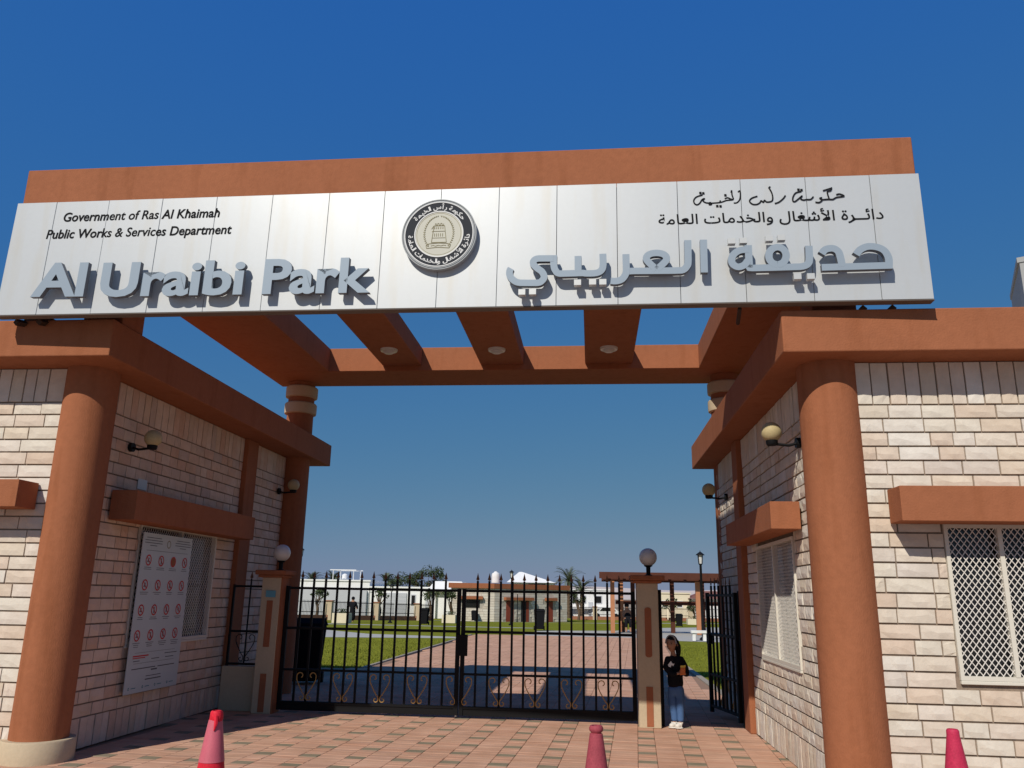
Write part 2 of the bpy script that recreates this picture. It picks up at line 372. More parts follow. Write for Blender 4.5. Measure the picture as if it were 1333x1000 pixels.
def wall_rows(rng, a0, a1, zbase, zbot, ztop, zsoff, nrow, openings, lens, sw, phase=0):
    """rows of stones: upright course, nrow running courses, upright course; returns (a0,a1,z0,z1,kind)"""
    out = []
    def put(x0, x1, z0, z1, jx, jz, kind):
        for (oa, ob, oz, ot) in openings:
            if x0 < ob and x1 > oa and z0 < ot - .02 and z1 > oz + .02:
                if x0 < oa: put(x0, oa, z0, z1, jx, jz, kind) if oa - x0 > .04 else None
                if x1 > ob: put(ob, x1, z0, z1, jx, jz, kind) if x1 - ob > .04 else None
                return
        out.append((x0 + jx, x1 - jx, z0 + jz, z1 - jz, kind))
    for z0, z1 in ((zbase, zbot), (ztop, zsoff)):
        a = a0
        while a < a1 - .02:
            b = min(a + sw * rng.uniform(.88, 1.12), a1)
            if a1 - b < .06: b = a1
            put(a, b, z0, z1, .003, .004, 'upright_stone'); a = b
    p = (ztop - zbot) / nrow
    for r in range(nrow):
        a = a0; first = True
        while a < a1 - .02:
            l = rng.choice(lens) * rng.uniform(.9, 1.1)
            if first: l *= rng.uniform(.45, 1.0); first = False
            b = a + l
            if a1 - b < .11: b = a1
            put(a, b, zbot + r * p, zbot + (r + 1) * p, .0032, .0048, 'stone_block'); a = b
    return out
def lay(blocks, place, root, mm, score, count, rng):
    """place(a,z)->world point, rot, ; blocks sorted by how large they show"""
    og = org(root)
    items = [(score(pl((b[0] + b[1]) / 2, (b[2] + b[3]) / 2)) * (b[1] - b[0]) * (b[3] - b[2]) * wgt, b, pl, rot, wm) for bl, pl, rot, wgt, wm in blocks for b in bl]
    items.sort(key=lambda t: -t[0])
    rests = {}
    for i, (s_, b, pl, rot, mm) in enumerate(items):
        k = rng.randrange(12); D = .05; L_ = b[1] - b[0]; H_ = b[3] - b[2]
        # stones are laid from whichever end keeps the face outwards
        base = pl(b[1] if rot[1] else b[0], b[2]); push = rng.uniform(-.004, .005)
        n = Vector((-math.sin(rot[0]), math.cos(rot[0]), 0)); base = base + n * (-D + .006 + push)
        flip = rng.random() < .5
        Mx = Matrix.Translation(base - og) @ Matrix.Rotation(rot[0], 4, 'Z') @ Matrix.Diagonal((L_, D, H_, 1))
        if H_ > L_:   # upright: turn the unit so that its long axis stands
            Mx = Matrix.Translation(base - og) @ Matrix.Rotation(rot[0], 4, 'Z') @ Matrix.Translation((L_, 0, 0)) @ Matrix(((0, 0, -1, 0), (0, 1, 0, 0), (1, 0, 0, 0), (0, 0, 0, 1))) @ Matrix.Diagonal((H_, D, L_, 1))
        if cnt_take(count, b[4]):
            o = bpy.data.objects.new(b[4], UBm[mm, k]); C.objects.link(o); o.parent = root; o.matrix_local = Mx
        else:
            rests.setdefault(mm, MB()).add([Mx @ Vector(v) + og for v in UB[k][0]], UB[k][1])
    for mm, rest in rests.items(): o = rest.build('remaining_stones', M[mm], root); o['kind'] = 'stuff'
def cnt_take(count, k):
    if count.get(k, 0) > 0: count[k] -= 1; return True
    return False
def score(p):
    d = p - Vector((0, 0, 1.6)); u = d.x / d.y
    return 1 / d.length ** 2 if -.74 < u < .62 and d.z / d.y < .9 else .001 / d.length ** 2
def grille(root_win, pl, a0, a1, z0, z1, out, mull, m='mesh', cw=.052, ch=.068, bw=.0068):
    """frame, mullion and diamond mesh; pl(a,z,off) -> point"""
    f = MB()
    def fbar(p, q, wd=.035, t=.03): f.bar(pl(*p, out), pl(*q, out), wd, t, side=None)
    def rect(x0, x1, y0, y1, o0, o1, mb):
        mb.hexa([pl(x0, y0, o0), pl(x1, y0, o0), pl(x1, y0, o1), pl(x0, y0, o1), pl(x0, y1, o0), pl(x1, y1, o0), pl(x1, y1, o1), pl(x0, y1, o1)])
    rect(a0, a1, z0, z0 + .035, -.05, out, f); rect(a0, a1, z1 - .035, z1, -.05, out, f)
    rect(a0, a0 + .03, z0 + .035, z1 - .035, -.05, out, f); rect(a1 - .03, a1, z0 + .035, z1 - .035, -.05, out, f)
    for mu in mull: rect(mu - .018, mu + .018, z0 + .035, z1 - .035, -.04, out + .004, f)
    f.build('frame', M['frame'], root_win)
    s = MB(); rect(a0 + .001, a1 - .001, z0 - .03, z0 - .002, -.03, out + .002, s); s.build('sill', M['frame'], root_win, .004)
    g = MB(); A0, A1, Z0, Z1 = a0 + .03, a1 - .03, z0 + .035, z1 - .035; sl = ch / cw
    def clipseg(c0, sgn):
        # line z = Z0 + sgn*sl*(a-c0)
        pts = []
        for a in (A0, A1):
            z = Z0 + sgn * sl * (a - c0)
            if Z0 <= z <= Z1: pts.append((a, z))
        for z in (Z0, Z1):
            a = c0 + sgn * (z - Z0) / sl
            if A0 < a < A1: pts.append((a, z))
        if len(pts) >= 2 and abs(pts[0][0] - pts[1][0]) > .004: return pts[:2]
    span = (Z1 - Z0) / sl
    n = int((A1 - A0 + span) / cw) + 2
    for i in range(n):
        for sg, c0 in ((1, A1 - i * cw), (-1, A0 + i * cw)):
            q = clipseg(c0, sg)
            if q:
                a, b = q; off = out - .012 if sg > 0 else out - .0145
                P, Q = pl(a[0], a[1], off), pl(b[0], b[1], off)
                nrm = (pl(0, 0, 1) - pl(0, 0, 0))
                g.bar(P, Q, bw, .003, side=tuple((Q - P).cross(nrm)))
    o = g.build('diamond_mesh', M[m], root_win); o['kind'] = 'stuff'
    p = MB(); rect(a0, a1, z0, z1, -.11, -.07, p); p.build('pane', M['glass'], root_win)
    p = MB(); rect(a0 + .15, (a0 + a1) / 2 - .02, z0 + .05, z0 + .22, -.065, -.06, p)
    return

def gatehouse(root, side, xw, yf, yb, xout, zs, zt, eave, col, colr, pil, win_side, win_front, awn, lens_s, mm, seed, nrow, zbot, zsol):
    """side=-1: building left of the gate (side wall faces +x); side=+1: right of it (faces -x)"""
    rng = random.Random(seed)
    s = side
    # core walls behind the stones, with the window openings left free
    def wallcore(a0, a1, wn, mk, name='wall'):
        b = MB()
        segs = [(a0, a1, 0, zs)] if not wn else [(a0, wn[0], 0, zs), (wn[1], a1, 0, zs), (wn[0], wn[1], 0, wn[2]), (wn[0], wn[1], wn[3], zs)]
        for q in segs: mk(b, *q)
        b.build(name, M['mortar'], root)
    inn = -.019
    wallcore(yf + .25, yb, win_side, lambda b, a, c, z0, z1: b.box(min(xw - s * inn, xw - s * inn + s * .2), max(xw - s * inn, xw - s * inn + s * .2), a, c, z0, z1))
    xa, xb = (xout, xw + s * .25) if s < 0 else (xw + s * .25, xout)
    wallcore(xa, xb, win_front, lambda b, a, c, z0, z1: b.box(a, c, yf - inn, yf - inn + .2, z0, z1))
    b = MB(); b.box(min(xout, xw), max(xout, xw), yb - .2, yb, 0, zs); b.box(min(xout, xout + s * .2), max(xout, xout + s * .2), yf + .3, yb - .2, 0, zs); b.build('wall', M['stucco'], root)
    b = MB(); b.box(min(xw + s * .28, xout), max(xw + s * .28, xout), yf + .35, yb - .3, .3, .32); b.build('room_floor', M['roomdark'], root)
    # stones
    sidepl = (lambda a, z: Vector((xw, a, z))); frontpl = (lambda a, z: Vector((a, yf, z)))
    bl = []
    ops = [win_side] if win_side else []
    fops = [win_front] if win_front else []
    ya = yf + .28; segs = [(ya, pil[0]), (pil[1], yb)]
    for (a0, a1) in segs:
        rows = wall_rows(rng, a0, a1, 0, zbot, zsol, zs, nrow, [(o[0] - .002, o[1] + .002, o[2] - .03, o[3]) for o in ops], lens_s, .135)
        rot = (PI / 2, False) if s > 0 else (-PI / 2, True)
        bl.append((rows, sidepl, rot, .62, mm))
    rows = wall_rows(rng, xa if s < 0 else col[0] + .2, col[0] - .2 if s < 0 else xb, 0, zbot, zsol, zs, nrow, [(o[0] - .002, o[1] + .002, o[2] - .03, o[3]) for o in fops], (.20, .29, .31, .32, .36), .135)
    bl.append((rows, frontpl, (PI, True), 1.0, 'stone'))
    lay(bl, None, root, mm, score, {'stone_block': 299, 'upright_stone': 160}, rng)
    # windows
    if win_side:
        wd = bpy.data.objects.new('window', None); C.objects.link(wd); wd.parent = root
        grille(wd, lambda a, z, o: Vector((xw - s * o, a, z)), *win_side, .012, [(win_side[0] + win_side[1]) / 2], bw=.0042)
    if win_front:
        wd = bpy.data.objects.new('window', None); C.objects.link(wd); wd.parent = root
        grille(wd, lambda a, z, o: Vector((a, yf - o, z)), *win_front, .012, [win_front[0] + .445, win_front[0] + .89])
    # projecting hoods
    for (x0, x1, y0, y1, z0, z1) in awn: MB().box(x0, x1, y0, y1, z0, z1).build('window_hood', M['stuccof'], root, .006, seg=2)
    # pilaster
    MB().box(min(xw - s * .07, xw + s * .05), max(xw - s * .07, xw + s * .05), pil[0], pil[1], 0, zs).build('pilaster', M['stuccof'], root, .008)
    # flat roof slab with deep fascia
    b = MB(); b.box(*eave, zs, zt); b.build('roof_slab', M['stuccof'], root, .012, seg=2)
    # corner column
    c = MB(); c.lathe((col[0], col[1], 0), [(colr, .2), (colr, 1.2), (colr, 2.4), (colr, zs)], 48); c.build('column', M['stucco'], root, smooth=True)
    c = MB(); c.lathe((col[0], col[1], 0), [(colr + .07, 0), (colr + .07, .185), (colr + .06, .2)], 48); c.build('column_base', M['beige'], root, smooth=True)
    return
LH = thing('gatehouse', 'left stone clad gatehouse with a rules board beside its window', 'gatehouse', (-6.5, 9, 0))
gatehouse(LH, -1, -5.274, 7.814, 14.0, -9.2, 3.87, 4.26, (-9.7, -4.81, 7.367, 14.51), (-5.335, 7.97), .262, (11.78, 12.16),
          (9.17, 11.17, .985, 2.36), None, [(-5.25, -4.95, 8.46, 11.68, 2.335, 2.66), (-7.6, -5.64, 7.5, 7.80, 2.37, 2.64)], (.15, .19, .22, .25, .28), 'stone_shade', 11, 24, .31, 3.50)
RH = thing('gatehouse', 'right stone clad gatehouse with a white diamond mesh window facing front', 'gatehouse', (3.5, 9, 0))
gatehouse(RH, 1, 2.016, 7.295, 13.3, 6.6, 3.70, 4.085, (1.68, 7.1, 6.946, 13.64), (2.17, 7.45), .262, (11.03, 11.4),
          (8.50, 10.36, .955, 2.235), (2.98, 4.33, 1.0, 2.262), [(1.715, 1.995, 8.05, 10.72, 2.268, 2.53), (2.545, 4.9, 6.985, 7.278, 2.255, 2.545)], (.18, .22, .26, .30), 'stone', 12, 24, .31, 3.306)
# rear corner columns with beige rings, they run up through the roofs to carry the canopy
ZC = 5.25
def rear_column(root, x, y, ztop, zr):
    c = MB(); c.lathe((x, y, 0), [(.235, 0), (.235, 2), (.235, 4.2), (.225, ztop)], 40)
    o = c.build('rear_column', M['stucco'], root, smooth=True)
    for z0 in zr:
        MB().lathe((x, y, 0), [(.24, z0 - .012), (.275, z0), (.28, z0 + .03), (.28, z0 + .17), (.262, z0 + .19), (.226, z0 + .192)], 40).build('ring', M['beige'], o, smooth=True)
# ------------------------------------------------------------------ canopy over the gate
CN = thing('gate_canopy', 'terracotta canopy frame with open cross beams over the gate', 'canopy', (-1.5, 10, 4.2))
CT = 5.66
def beam(name, x0, x1, y0, y1, z0, z1): return MB().box(x0, x1, y0, y1, z0, z1).build(name, M['stuccof'], CN, .01)
YB0, YB1 = 12.93, 13.93
beam('back_beam', -5.63, 3.0, YB0, YB1, ZC, CT)
beam('side_beam', -5.63, -4.43, 8.10, YB0 - .003, ZC, CT - .004)
beam('side_beam', 1.765, 3.0, 8.10, YB0 - .003, ZC, CT - .004)
for x0, x1 in ((-3.50, -2.83), (-1.825, -1.105), (-.083, .69)):
    beam('cross_beam', x0, x1, 8.10, YB0 - .003, ZC + .09, CT - .008)
fz = [5.527, 5.377]
b = MB(); b.hexa([(-5.956, 7.26, 4.72), (2.956, 6.94, 4.62), (2.956, 8.1, 4.75), (-5.956, 8.1, 4.85), (-5.959, 7.26, 5.915), (2.957, 6.94, 5.753), (2.957, 8.1, 5.76), (-5.959, 8.1, 5.92)])
b.build('front_beam', M['stucco'], CN, .008)
for (x0, x1) in ((-5.27, -4.835), (2.12, 2.53)):
    MB().box(x0, x1, 7.55, 7.95, 4.265 if x0 < 0 else 4.09, 4.86).build('front_pier', M['stuccof'], CN, .008)
for (x, y) in ((-5.27, 13.62),):
    rear_column(CN, -5.17, 13.72, ZC - .003, (4.98, 4.68))
rear_column(CN, 2.235, 13.42, ZC - .003, (4.93, 4.63))
for i, (x, y) in enumerate([(-3.165, 12.0), (-1.455, 12.05), (.29, 12.05)]):
    t = thing('ceiling_light', ['round white ceiling light under the left cross beam of the canopy', 'round white ceiling light under the middle cross beam of the canopy', 'round white ceiling light under the right cross beam of the canopy'][i], 'ceiling light', (x, y, ZC + .09), 'ceiling lights under the canopy beams')
    MB().lathe((x, y, ZC + .09), [(.10, -.035), (.13, -.03), (.14, 0)], 28).build('base', M['globeW'], t, smooth=True)
    MB().lathe((x, y, ZC + .09), [(.02, -.072), (.06, -.067), (.085, -.052), (.095, -.037)], 28).build('diffuser', M['globeW'], t, smooth=True)

# ------------------------------------------------------------------ park sign
SW, SH = 8.838, 1.21
CBL, CBR, CTL, CTR = Vector((-5.919, 7.12, 4.224)), Vector((2.925, 6.80, 4.111)), Vector((-5.896, 7.12, 5.453)), Vector((2.922, 6.80, 5.301))
SN = (CBR - CBL).normalized().cross(Vector((0, 0, 1))).normalized()
if SN.y > 0: SN = -SN
def SP(x, z, d=0):
    s, t = x / SW, z / SH
    return CBL * (1 - s) * (1 - t) + CBR * s * (1 - t) + CTL * (1 - s) * t + CTR * s * t + SN * d
SG = thing('park_sign', 'long white park name sign across the front of the canopy', 'sign', tuple((CBL + CBR) / 2))
def splate(x0, x1, z0, z1, d0, d1, mb, mi=0):
    return mb.hexa([SP(x0, z0, d1), SP(x1, z0, d1), SP(x1, z0, d0), SP(x0, z0, d0), SP(x0, z1, d1), SP(x1, z1, d1), SP(x1, z1, d0), SP(x0, z1, d0)], mi)
seams = [0, .448, 1.033, 1.619, 2.202, 2.79, 3.376, 3.937, 4.497, 5.061, 5.611, 6.168, 6.722, 7.29, 7.862, 8.417, SW]
for i in range(16):
    b = MB(); rr = random.Random(i); t = rr.uniform(-.0012, .0012)
    splate(seams[i] + .0022, seams[i + 1] - .0022, .004, SH, -.03, t, b); b.build('panel', M['panel'], SG, .0015)
b = MB(); splate(-.004, SW + .004, -.009, .0, -.10, .002, b); b.build('bottom_trim', M['trimd'], SG, .002)
b = MB(); splate(0, SW, 0.002, SH - .02, -.115, -.036, b); b.build('backing_frame', M['rust'], SG)
for x in (.12, 8.3):
    P = SP(x, 0, -.1); b = MB(); zb = 4.262 if x < 1 else 4.088
    b.bar(P + Vector((0, .05, -.02)), Vector((P.x + .12, 7.75, zb + .02)), .05, .05); b.bar(P + Vector((.25, .05, -.02)), Vector((P.x + .25, 7.6, zb + .02)), .05, .05)
    b.box(P.x - .02, P.x + .3, 7.40, 7.7, zb, zb + .02); b.build('bracket', M['rust'], SG)
b = MB(); P = SP(7.25, 0, -.1); b.tube([P + Vector((0, .05, 0)), Vector((P.x + .03, 7.3, 4.088))], .018, 6); b.build('bracket', M['rust'], SG)
# raised Latin letters from the built-in typeface
def text_mesh(body, offset=0, shear=0, res=4):
    c = bpy.data.curves.new('t', 'FONT'); c.body = body; c.offset = offset; c.shear = shear; c.resolution_u = res
    o = bpy.data.objects.new('t', c); C.objects.link(o); dg = bpy.context.evaluated_depsgraph_get(); dg.update()
    me = bpy.data.meshes.new_from_object(o.evaluated_get(dg)); bpy.data.objects.remove(o); bpy.data.curves.remove(c)
    return me
def text_width(body, **k):
    me = text_mesh(body, **k)
    xs = [v.co.x for v in me.vertices]; ys = [v.co.y for v in me.vertices]
    r = (min(xs), max(xs), min(ys), max(ys)) if xs else (0, 0, 0, 0); bpy.data.meshes.remove(me); return r
def extrude_flat(me, fn, d0, d1, name, mats, parent):
    """flat outline -> solid; fn(x,y,d) gives the world point"""
    bm = bmesh.new(); bm.from_mesh(me); bmesh.ops.remove_doubles(bm, verts=bm.verts, dist=1e-5)
    bmesh.ops.dissolve_limit(bm, angle_limit=.02, verts=bm.verts, edges=bm.edges)
    for f in bm.faces: f.material_index = 0
    r = bmesh.ops.extrude_face_region(bm, geom=bm.faces[:])
    new = {v for v in r['geom'] if isinstance(v, bmesh.types.BMVert)}
    og = org(parent)
    front = {v.index for v in bm.verts if v in new}
    data = [(v, v in new, v.co.x, v.co.y) for v in bm.verts]
    for v, isn, x, y in data: v.co = fn(x, y, d1 if isn else d0) - og
    bmesh.ops.recalc_face_normals(bm, faces=bm.faces)
    if len(mats) > 1:
        for f in bm.faces: f.material_index = 0 if abs(f.normal.dot(SN)) > .8 else 1
    
    for f in bm.faces: f.smooth = False
    m2 = bpy.data.meshes.new(name); bm.to_mesh(m2); bm.free(); bpy.data.meshes.remove(me)
    for x in mats: m2.materials.append(x)
    return link(name, m2, None, parent)
LD0, LD1 = .05, .10
def latin_word(s, x0, x1, z0, z1, capz):
    off = .029
    adv = []; W_ = text_width(s, offset=off); sc = (x1 - x0) / (W_[1] - W_[0]); capw = text_width('A', offset=off); sy = capz / (capw[3] - capw[2])
    for i, ch in enumerate(s):
        if ch == ' ': continue
        full = text_width(s[:i + 1], offset=off)[1]; own = text_width(ch, offset=off)
        dx = full - own[1]
        def fn(x, y, d, dx=dx): 
            X = x0 + (x + dx - W_[0]) * sc; return SP(X, z0 + (z1 - z0) * (X - x0) / (x1 - x0) + y * sy, d)
        extrude_flat(text_mesh(ch, offset=off), fn, LD0, LD1, 'letter', [M['letter'], M['letterside']], SG)
latin_word('Al', .434, 1.0, .163, .158, .355)
latin_word('Uraibi', 1.16, 2.64, .150, .146, .355)
latin_word('Park', 2.835, 3.888, .145, .140, .355)
def flat_line(s, x0, x1, z0, z1, sy, name, m=None, off=.004, shear=.12, refch='A', refh=None):
    W_ = text_width(s, offset=off, shear=shear); sc = (x1 - x0) / (W_[1] - W_[0]); rh = text_width(refch, offset=off); k = sy / (rh[3] - rh[2])
    def fn(x, y, d):
        X = x0 + (x - W_[0]) * sc; return SP(X, z0 + (z1 - z0) * (X - x0) / (x1 - x0) + y * k, d)
    return extrude_flat(text_mesh(s, offset=off, shear=shear), fn, .0015, .004, name, [m or M['ink']], SG)
flat_line('Government of Ras Al Khaimah', .556, 2.252, .992, .990, .098, 'lettering', off=.014)
flat_line('Public Works & Services Department', .401, 2.398, .808, .808, .098, 'lettering', off=.014)
# Arabic shaping with presentation forms (isolated, final, initial, medial)
AF = {'ا': (0xFE8D, 0xFE8E), 'أ': (0xFE83, 0xFE84), 'ب': (0xFE8F, 0xFE90, 0xFE91, 0xFE92), 'ة': (0xFE93, 0xFE94), 'ت': (0xFE95, 0xFE96, 0xFE97, 0xFE98),
      'ح': (0xFEA1, 0xFEA2, 0xFEA3, 0xFEA4), 'خ': (0xFEA5, 0xFEA6, 0xFEA7, 0xFEA8), 'د': (0xFEA9, 0xFEAA), 'ر': (0xFEAD, 0xFEAE), 'س': (0xFEB1, 0xFEB2, 0xFEB3, 0xFEB4),
      'ش': (0xFEB5, 0xFEB6, 0xFEB7, 0xFEB8), 'ع': (0xFEC9, 0xFECA, 0xFECB, 0xFECC), 'غ': (0xFECD, 0xFECE, 0xFECF, 0xFED0), 'ك': (0xFED9, 0xFEDA, 0xFEDB, 0xFEDC),
      'ل': (0xFEDD, 0xFEDE, 0xFEDF, 0xFEE0), 'م': (0xFEE1, 0xFEE2, 0xFEE3, 0xFEE4), 'ه': (0xFEE9, 0xFEEA, 0xFEEB, 0xFEEC), 'و': (0xFEED, 0xFEEE), 'ي': (0xFEF1, 0xFEF2, 0xFEF3, 0xFEF4), 'ئ': (0xFE89, 0xFE8A, 0xFE8B, 0xFE8C)}
def shape(s):
    s = s.replace('لأ', '\uE001'); out = []
    join2 = lambda c: c == 'ـ' or (c in AF and len(AF[c]) == 4)
    joinable = lambda c: c == 'ـ' or c in AF or c == '\uE001'
    for i, c in enumerate(s):
        p = s[i - 1] if i else ' '; n = s[i + 1] if i + 1 < len(s) else ' '
        pj = join2(p) and joinable(c); nj = join2(c) and joinable(n)
        if c == '\uE001': out.append(chr(0xFEF8 if pj else 0xFEF7))
        elif c in AF:
            f = AF[c]
            if len(f) == 2: out.append(chr(f[1] if pj else f[0]))
            else: out.append(chr(f[3] if pj and nj else f[1] if pj else f[2] if nj else f[0]))
        else: out.append(c)
    return ''.join(reversed(out))
L1, L2 = 'حكومة رأس الخيمة', 'دائــرة الأشغال والخدمات العامة'
flat_line(shape(L2), 6.544, 8.501, .776, .772, .100, 'lettering', off=.008, shear=0, refch='\uFE8D')['kind'] = 'stuff'
# raised Arabic name as broad strokes
AR = [[[6.929, 0.569], [6.924, 0.253]], [[6.792, 0.568], [6.788, 0.377], [6.776, 0.318], [6.728, 0.278], [6.602, 0.278], [6.32, 0.282], [6.256, 0.278]],
 [[6.511, 0.291], [6.449, 0.355], [6.424, 0.394], [6.433, 0.425], [6.465, 0.445], [6.515, 0.451], [6.564, 0.442], [6.595, 0.418], [6.6, 0.385], [6.576, 0.351], [6.513, 0.291]],
 [[6.244, 0.446], [6.245, 0.313], [6.238, 0.254], [6.205, 0.205], [6.155, 0.188], [6.105, 0.192]],
 [[6.038, 0.455], [6.039, 0.346], [6.023, 0.295], [5.977, 0.27], [5.89, 0.268], [5.84, 0.273], [5.658, 0.271], [5.614, 0.3], [5.596, 0.357], [5.594, 0.452]],
 [[5.815, 0.439], [5.816, 0.292]],
 [[5.594, 0.421], [5.459, 0.424], [5.415, 0.405], [5.411, 0.368], [5.446, 0.329], [5.49, 0.292], [5.51, 0.244], [5.491, 0.206], [5.448, 0.186], [5.294, 0.19], [5.234, 0.215], [5.198, 0.26], [5.194, 0.307], [5.206, 0.332]],
 [[8.209, 0.389], [8.248, 0.435], [8.311, 0.462], [8.386, 0.454], [8.443, 0.418], [8.47, 0.351], [8.467, 0.279]], [[8.496, 0.28], [7.915, 0.275]],
 [[7.925, 0.404], [7.959, 0.443], [8.021, 0.452], [8.064, 0.42], [8.078, 0.353], [8.085, 0.281]],
 [[7.823, 0.482], [7.819, 0.368], [7.806, 0.316], [7.763, 0.29], [7.678, 0.285], [7.336, 0.283], [7.31, 0.32], [7.311, 0.502]],
 [[7.548, 0.311], [7.517, 0.32], [7.493, 0.343], [7.481, 0.377], [7.483, 0.413], [7.499, 0.446], [7.526, 0.468], [7.559, 0.476], [7.59, 0.467], [7.614, 0.443], [7.626, 0.409], [7.623, 0.373], [7.607, 0.34], [7.58, 0.318], [7.55, 0.311]],
 [[7.31, 0.461], [7.235, 0.453], [7.183, 0.417], [7.162, 0.368], [7.172, 0.322], [7.215, 0.296], [7.267, 0.313], [7.301, 0.356]]]
def smooth_path(p, n=6):
    if len(p) < 3: return p
    out = []
    for i in range(len(p) - 1):
        p0 = p[max(i - 1, 0)]; p1 = p[i]; p2 = p[i + 1]; p3 = p[min(i + 2, len(p) - 1)]
        ch = math.dist(p1, p2)
        k = n if ch < .12 else 2
        tt = .5 if ch < .12 else .12
        for j in range(k):
            t = j / k; h = lambda a: ((2 * t**3 - 3 * t**2 + 1) * p1[a] + (t**3 - 2 * t**2 + t) * tt * (p2[a] - p0[a]) + (-2 * t**3 + 3 * t**2) * p2[a] + (t**3 - t**2) * tt * (p3[a] - p1[a]))
            out.append((h(0), h(1)))
    return out + [tuple(p[-1])]
def ribbon(pts, wd, d0, d1, mb):
    L_, R_ = [], []
    for i, p in enumerate(pts):
        a = Vector(pts[max(i - 1, 0)]); b2 = Vector(pts[min(i + 1, len(pts) - 1)]); t = (b2 - a).normalized(); n = Vector((-t.y, t.x)) * wd / 2
        L_.append(Vector(p) + n); R_.append(Vector(p) - n)
    vs = []; fs = []; n = len(pts)
    for q in (L_, R_):
        for p in q: vs.append(SP(p[0], p[1], d0)); vs.append(SP(p[0], p[1], d1))
    o = 2 * n
    for i in range(n - 1):
        a, c = 2 * i, 2 * i + 2
        fs += [(a + 1, c + 1, o + c + 1, o + a + 1), (a, o + a, o + c, c), (a, c, c + 1, a + 1), (o + a, o + a + 1, o + c + 1, o + c)]
    fs += [(0, 1, o + 1, o), (2 * n - 2, o + 2 * n - 2, o + 2 * n - 1, 2 * n - 1)]
    mb.add(vs, fs)
CAL= [[[7.266, 1.079], [7.283, 1.092], [7.286, 1.05], [7.276, 1.001], [7.25, 0.973], [7.223, 0.971]], [[7.205, 1.077], [7.21, 1.099], [7.212, 1.052], [7.221, 1.015], [7.21, 1.003], [7.16, 0.999], [7.105, 0.981], [7.019, 0.976]], [[7.145, 1.016], [7.17, 1.026], [7.195, 1.014], [7.217, 1.006]], [[7.106, 1.001], [7.098, 0.979]], [[7.027, 0.973], [7.011, 0.983], [7.005, 0.962], [7.024, 0.963], [7.019, 0.976], [6.976, 0.982], [6.95, 1.003], [6.965, 1.024], [6.943, 1.015], [6.92, 0.979], [6.894, 0.964], [6.872, 0.981], [6.869, 1.013], [6.894, 1.044], [6.949, 1.062]], [[7.545, 1.104], [7.563, 1.058], [7.568, 1.009], [7.556, 0.977], [7.513, 0.971], [7.495, 0.989], [7.483, 0.969], [7.465, 0.985], [7.453, 0.966], [7.425, 0.95], [7.388, 0.953], [7.363, 0.983], [7.383, 1.013], [7.435, 1.032]], [[7.538, 1.107], [7.547, 1.121], [7.553, 1.116]], [[7.68, 1.031], [7.659, 1.0], [7.618, 0.965], [7.582, 0.953]], [[7.821, 1.065], [7.772, 1.053], [7.746, 1.015], [7.741, 0.975], [7.759, 0.967], [7.8, 1.0], [7.824, 1.021], [7.81, 0.992], [7.834, 0.979], [7.861, 0.983], [7.896, 0.984], [7.922, 1.01]], [[7.996, 0.997], [7.975, 0.991], [7.994, 0.973], [7.967, 0.95], [7.934, 0.954]], [[7.994, 0.976], [8.047, 0.979], [8.086, 0.977], [8.119, 0.995], [8.184, 1.005], [8.15, 1.027], [8.118, 1.022]], [[8.085, 1.096], [8.074, 1.065], [8.044, 1.052], [8.055, 0.981]], [[8.007, 1.065], [8.084, 1.089]]]
CALD= [(7.152, 1.052), (7.075, 0.945), (7.104, 0.942), (6.93, 1.083), (6.956, 1.079), (7.797, 1.085), (7.823, 1.08)]
b = MB()
for i, st in enumerate(CAL): ribbon(smooth_path(st), .0125, .0015 + .0004 * i, .003 + .0004 * i, b)
for x, z in CALD: splate(x - .010, x + .010, z - .009, z + .009, .0012, .0085, b)
b.build('calligraphy', M['ink'], SG)['kind'] = 'stuff'
def recolour(o):
    o.data.materials.append(M['letterside'])
    for p in o.data.polygons:
        if abs(p.normal.dot(SN)) < .8: p.material_index = 1
for i, st in enumerate(AR):
    b = MB(); ribbon(smooth_path(st), .062, LD0 + .0006 * i, LD1 + .0006 * i, b); o = b.build('letter_stroke', M['letter'], SG); recolour(o)
for x, z in [(5.811, .183), (5.945, .185), (6.036, .183), (5.31, .101), (5.407, .102), (7.172, .549), (7.272, .551), (7.495, .566), (7.599, .57), (7.71, .197), (7.821, .196)]:
    b = MB(); splate(x - .032, x + .032, z - .027, z + .027, LD0, LD1 + .004, b); b.build('letter_dot', M['dot'], SG, .001)
# round emblem
EX, EZ, ER = 4.508, .712, .352
EM = bpy.data.objects.new('emblem', None); C.objects.link(EM); EM.parent = SG
def disc(r0, r1, d0, d1, m, name, n=72, ex=EX, ez=EZ):
    vs = []; fs = []
    for r, d in ((r0, d0), (r0, d1), (r1, d1), (r1, d0)):
        for i in range(n): a = 2 * PI * i / n; vs.append(SP(ex + r * math.cos(a), ez + r * math.sin(a), d))
    for k in range(3 if r0 > 0 else 3):
        for i in range(n): j = (i + 1) % n; fs.append((k * n + i, k * n + j, (k + 1) * n + j, (k + 1) * n + i))
    b = MB(); b.add(vs, fs); return b.build(name, m, EM, smooth=True)
disc(.344, .3475, .0, .0685, M['charcoal'], 'outline'); disc(.348, .358, .0, .066, M['silver'], 'rim'); disc(.331, .3435, .0, .066, M['silver'], 'rim'); disc(.3225, .3305, .0, .070, M['white'], 'rim_line')
disc(.236, .322, .0, .066, M['charcoal'], 'text_ring'); disc(.226, .2355, .0, .070, M['white'], 'inner_line'); disc(.001, .2255, .0, .0655, M['cream'], 'centre_disc')
disc(.210, .213, .0, .0665, M['khaki'], 'thin_line')
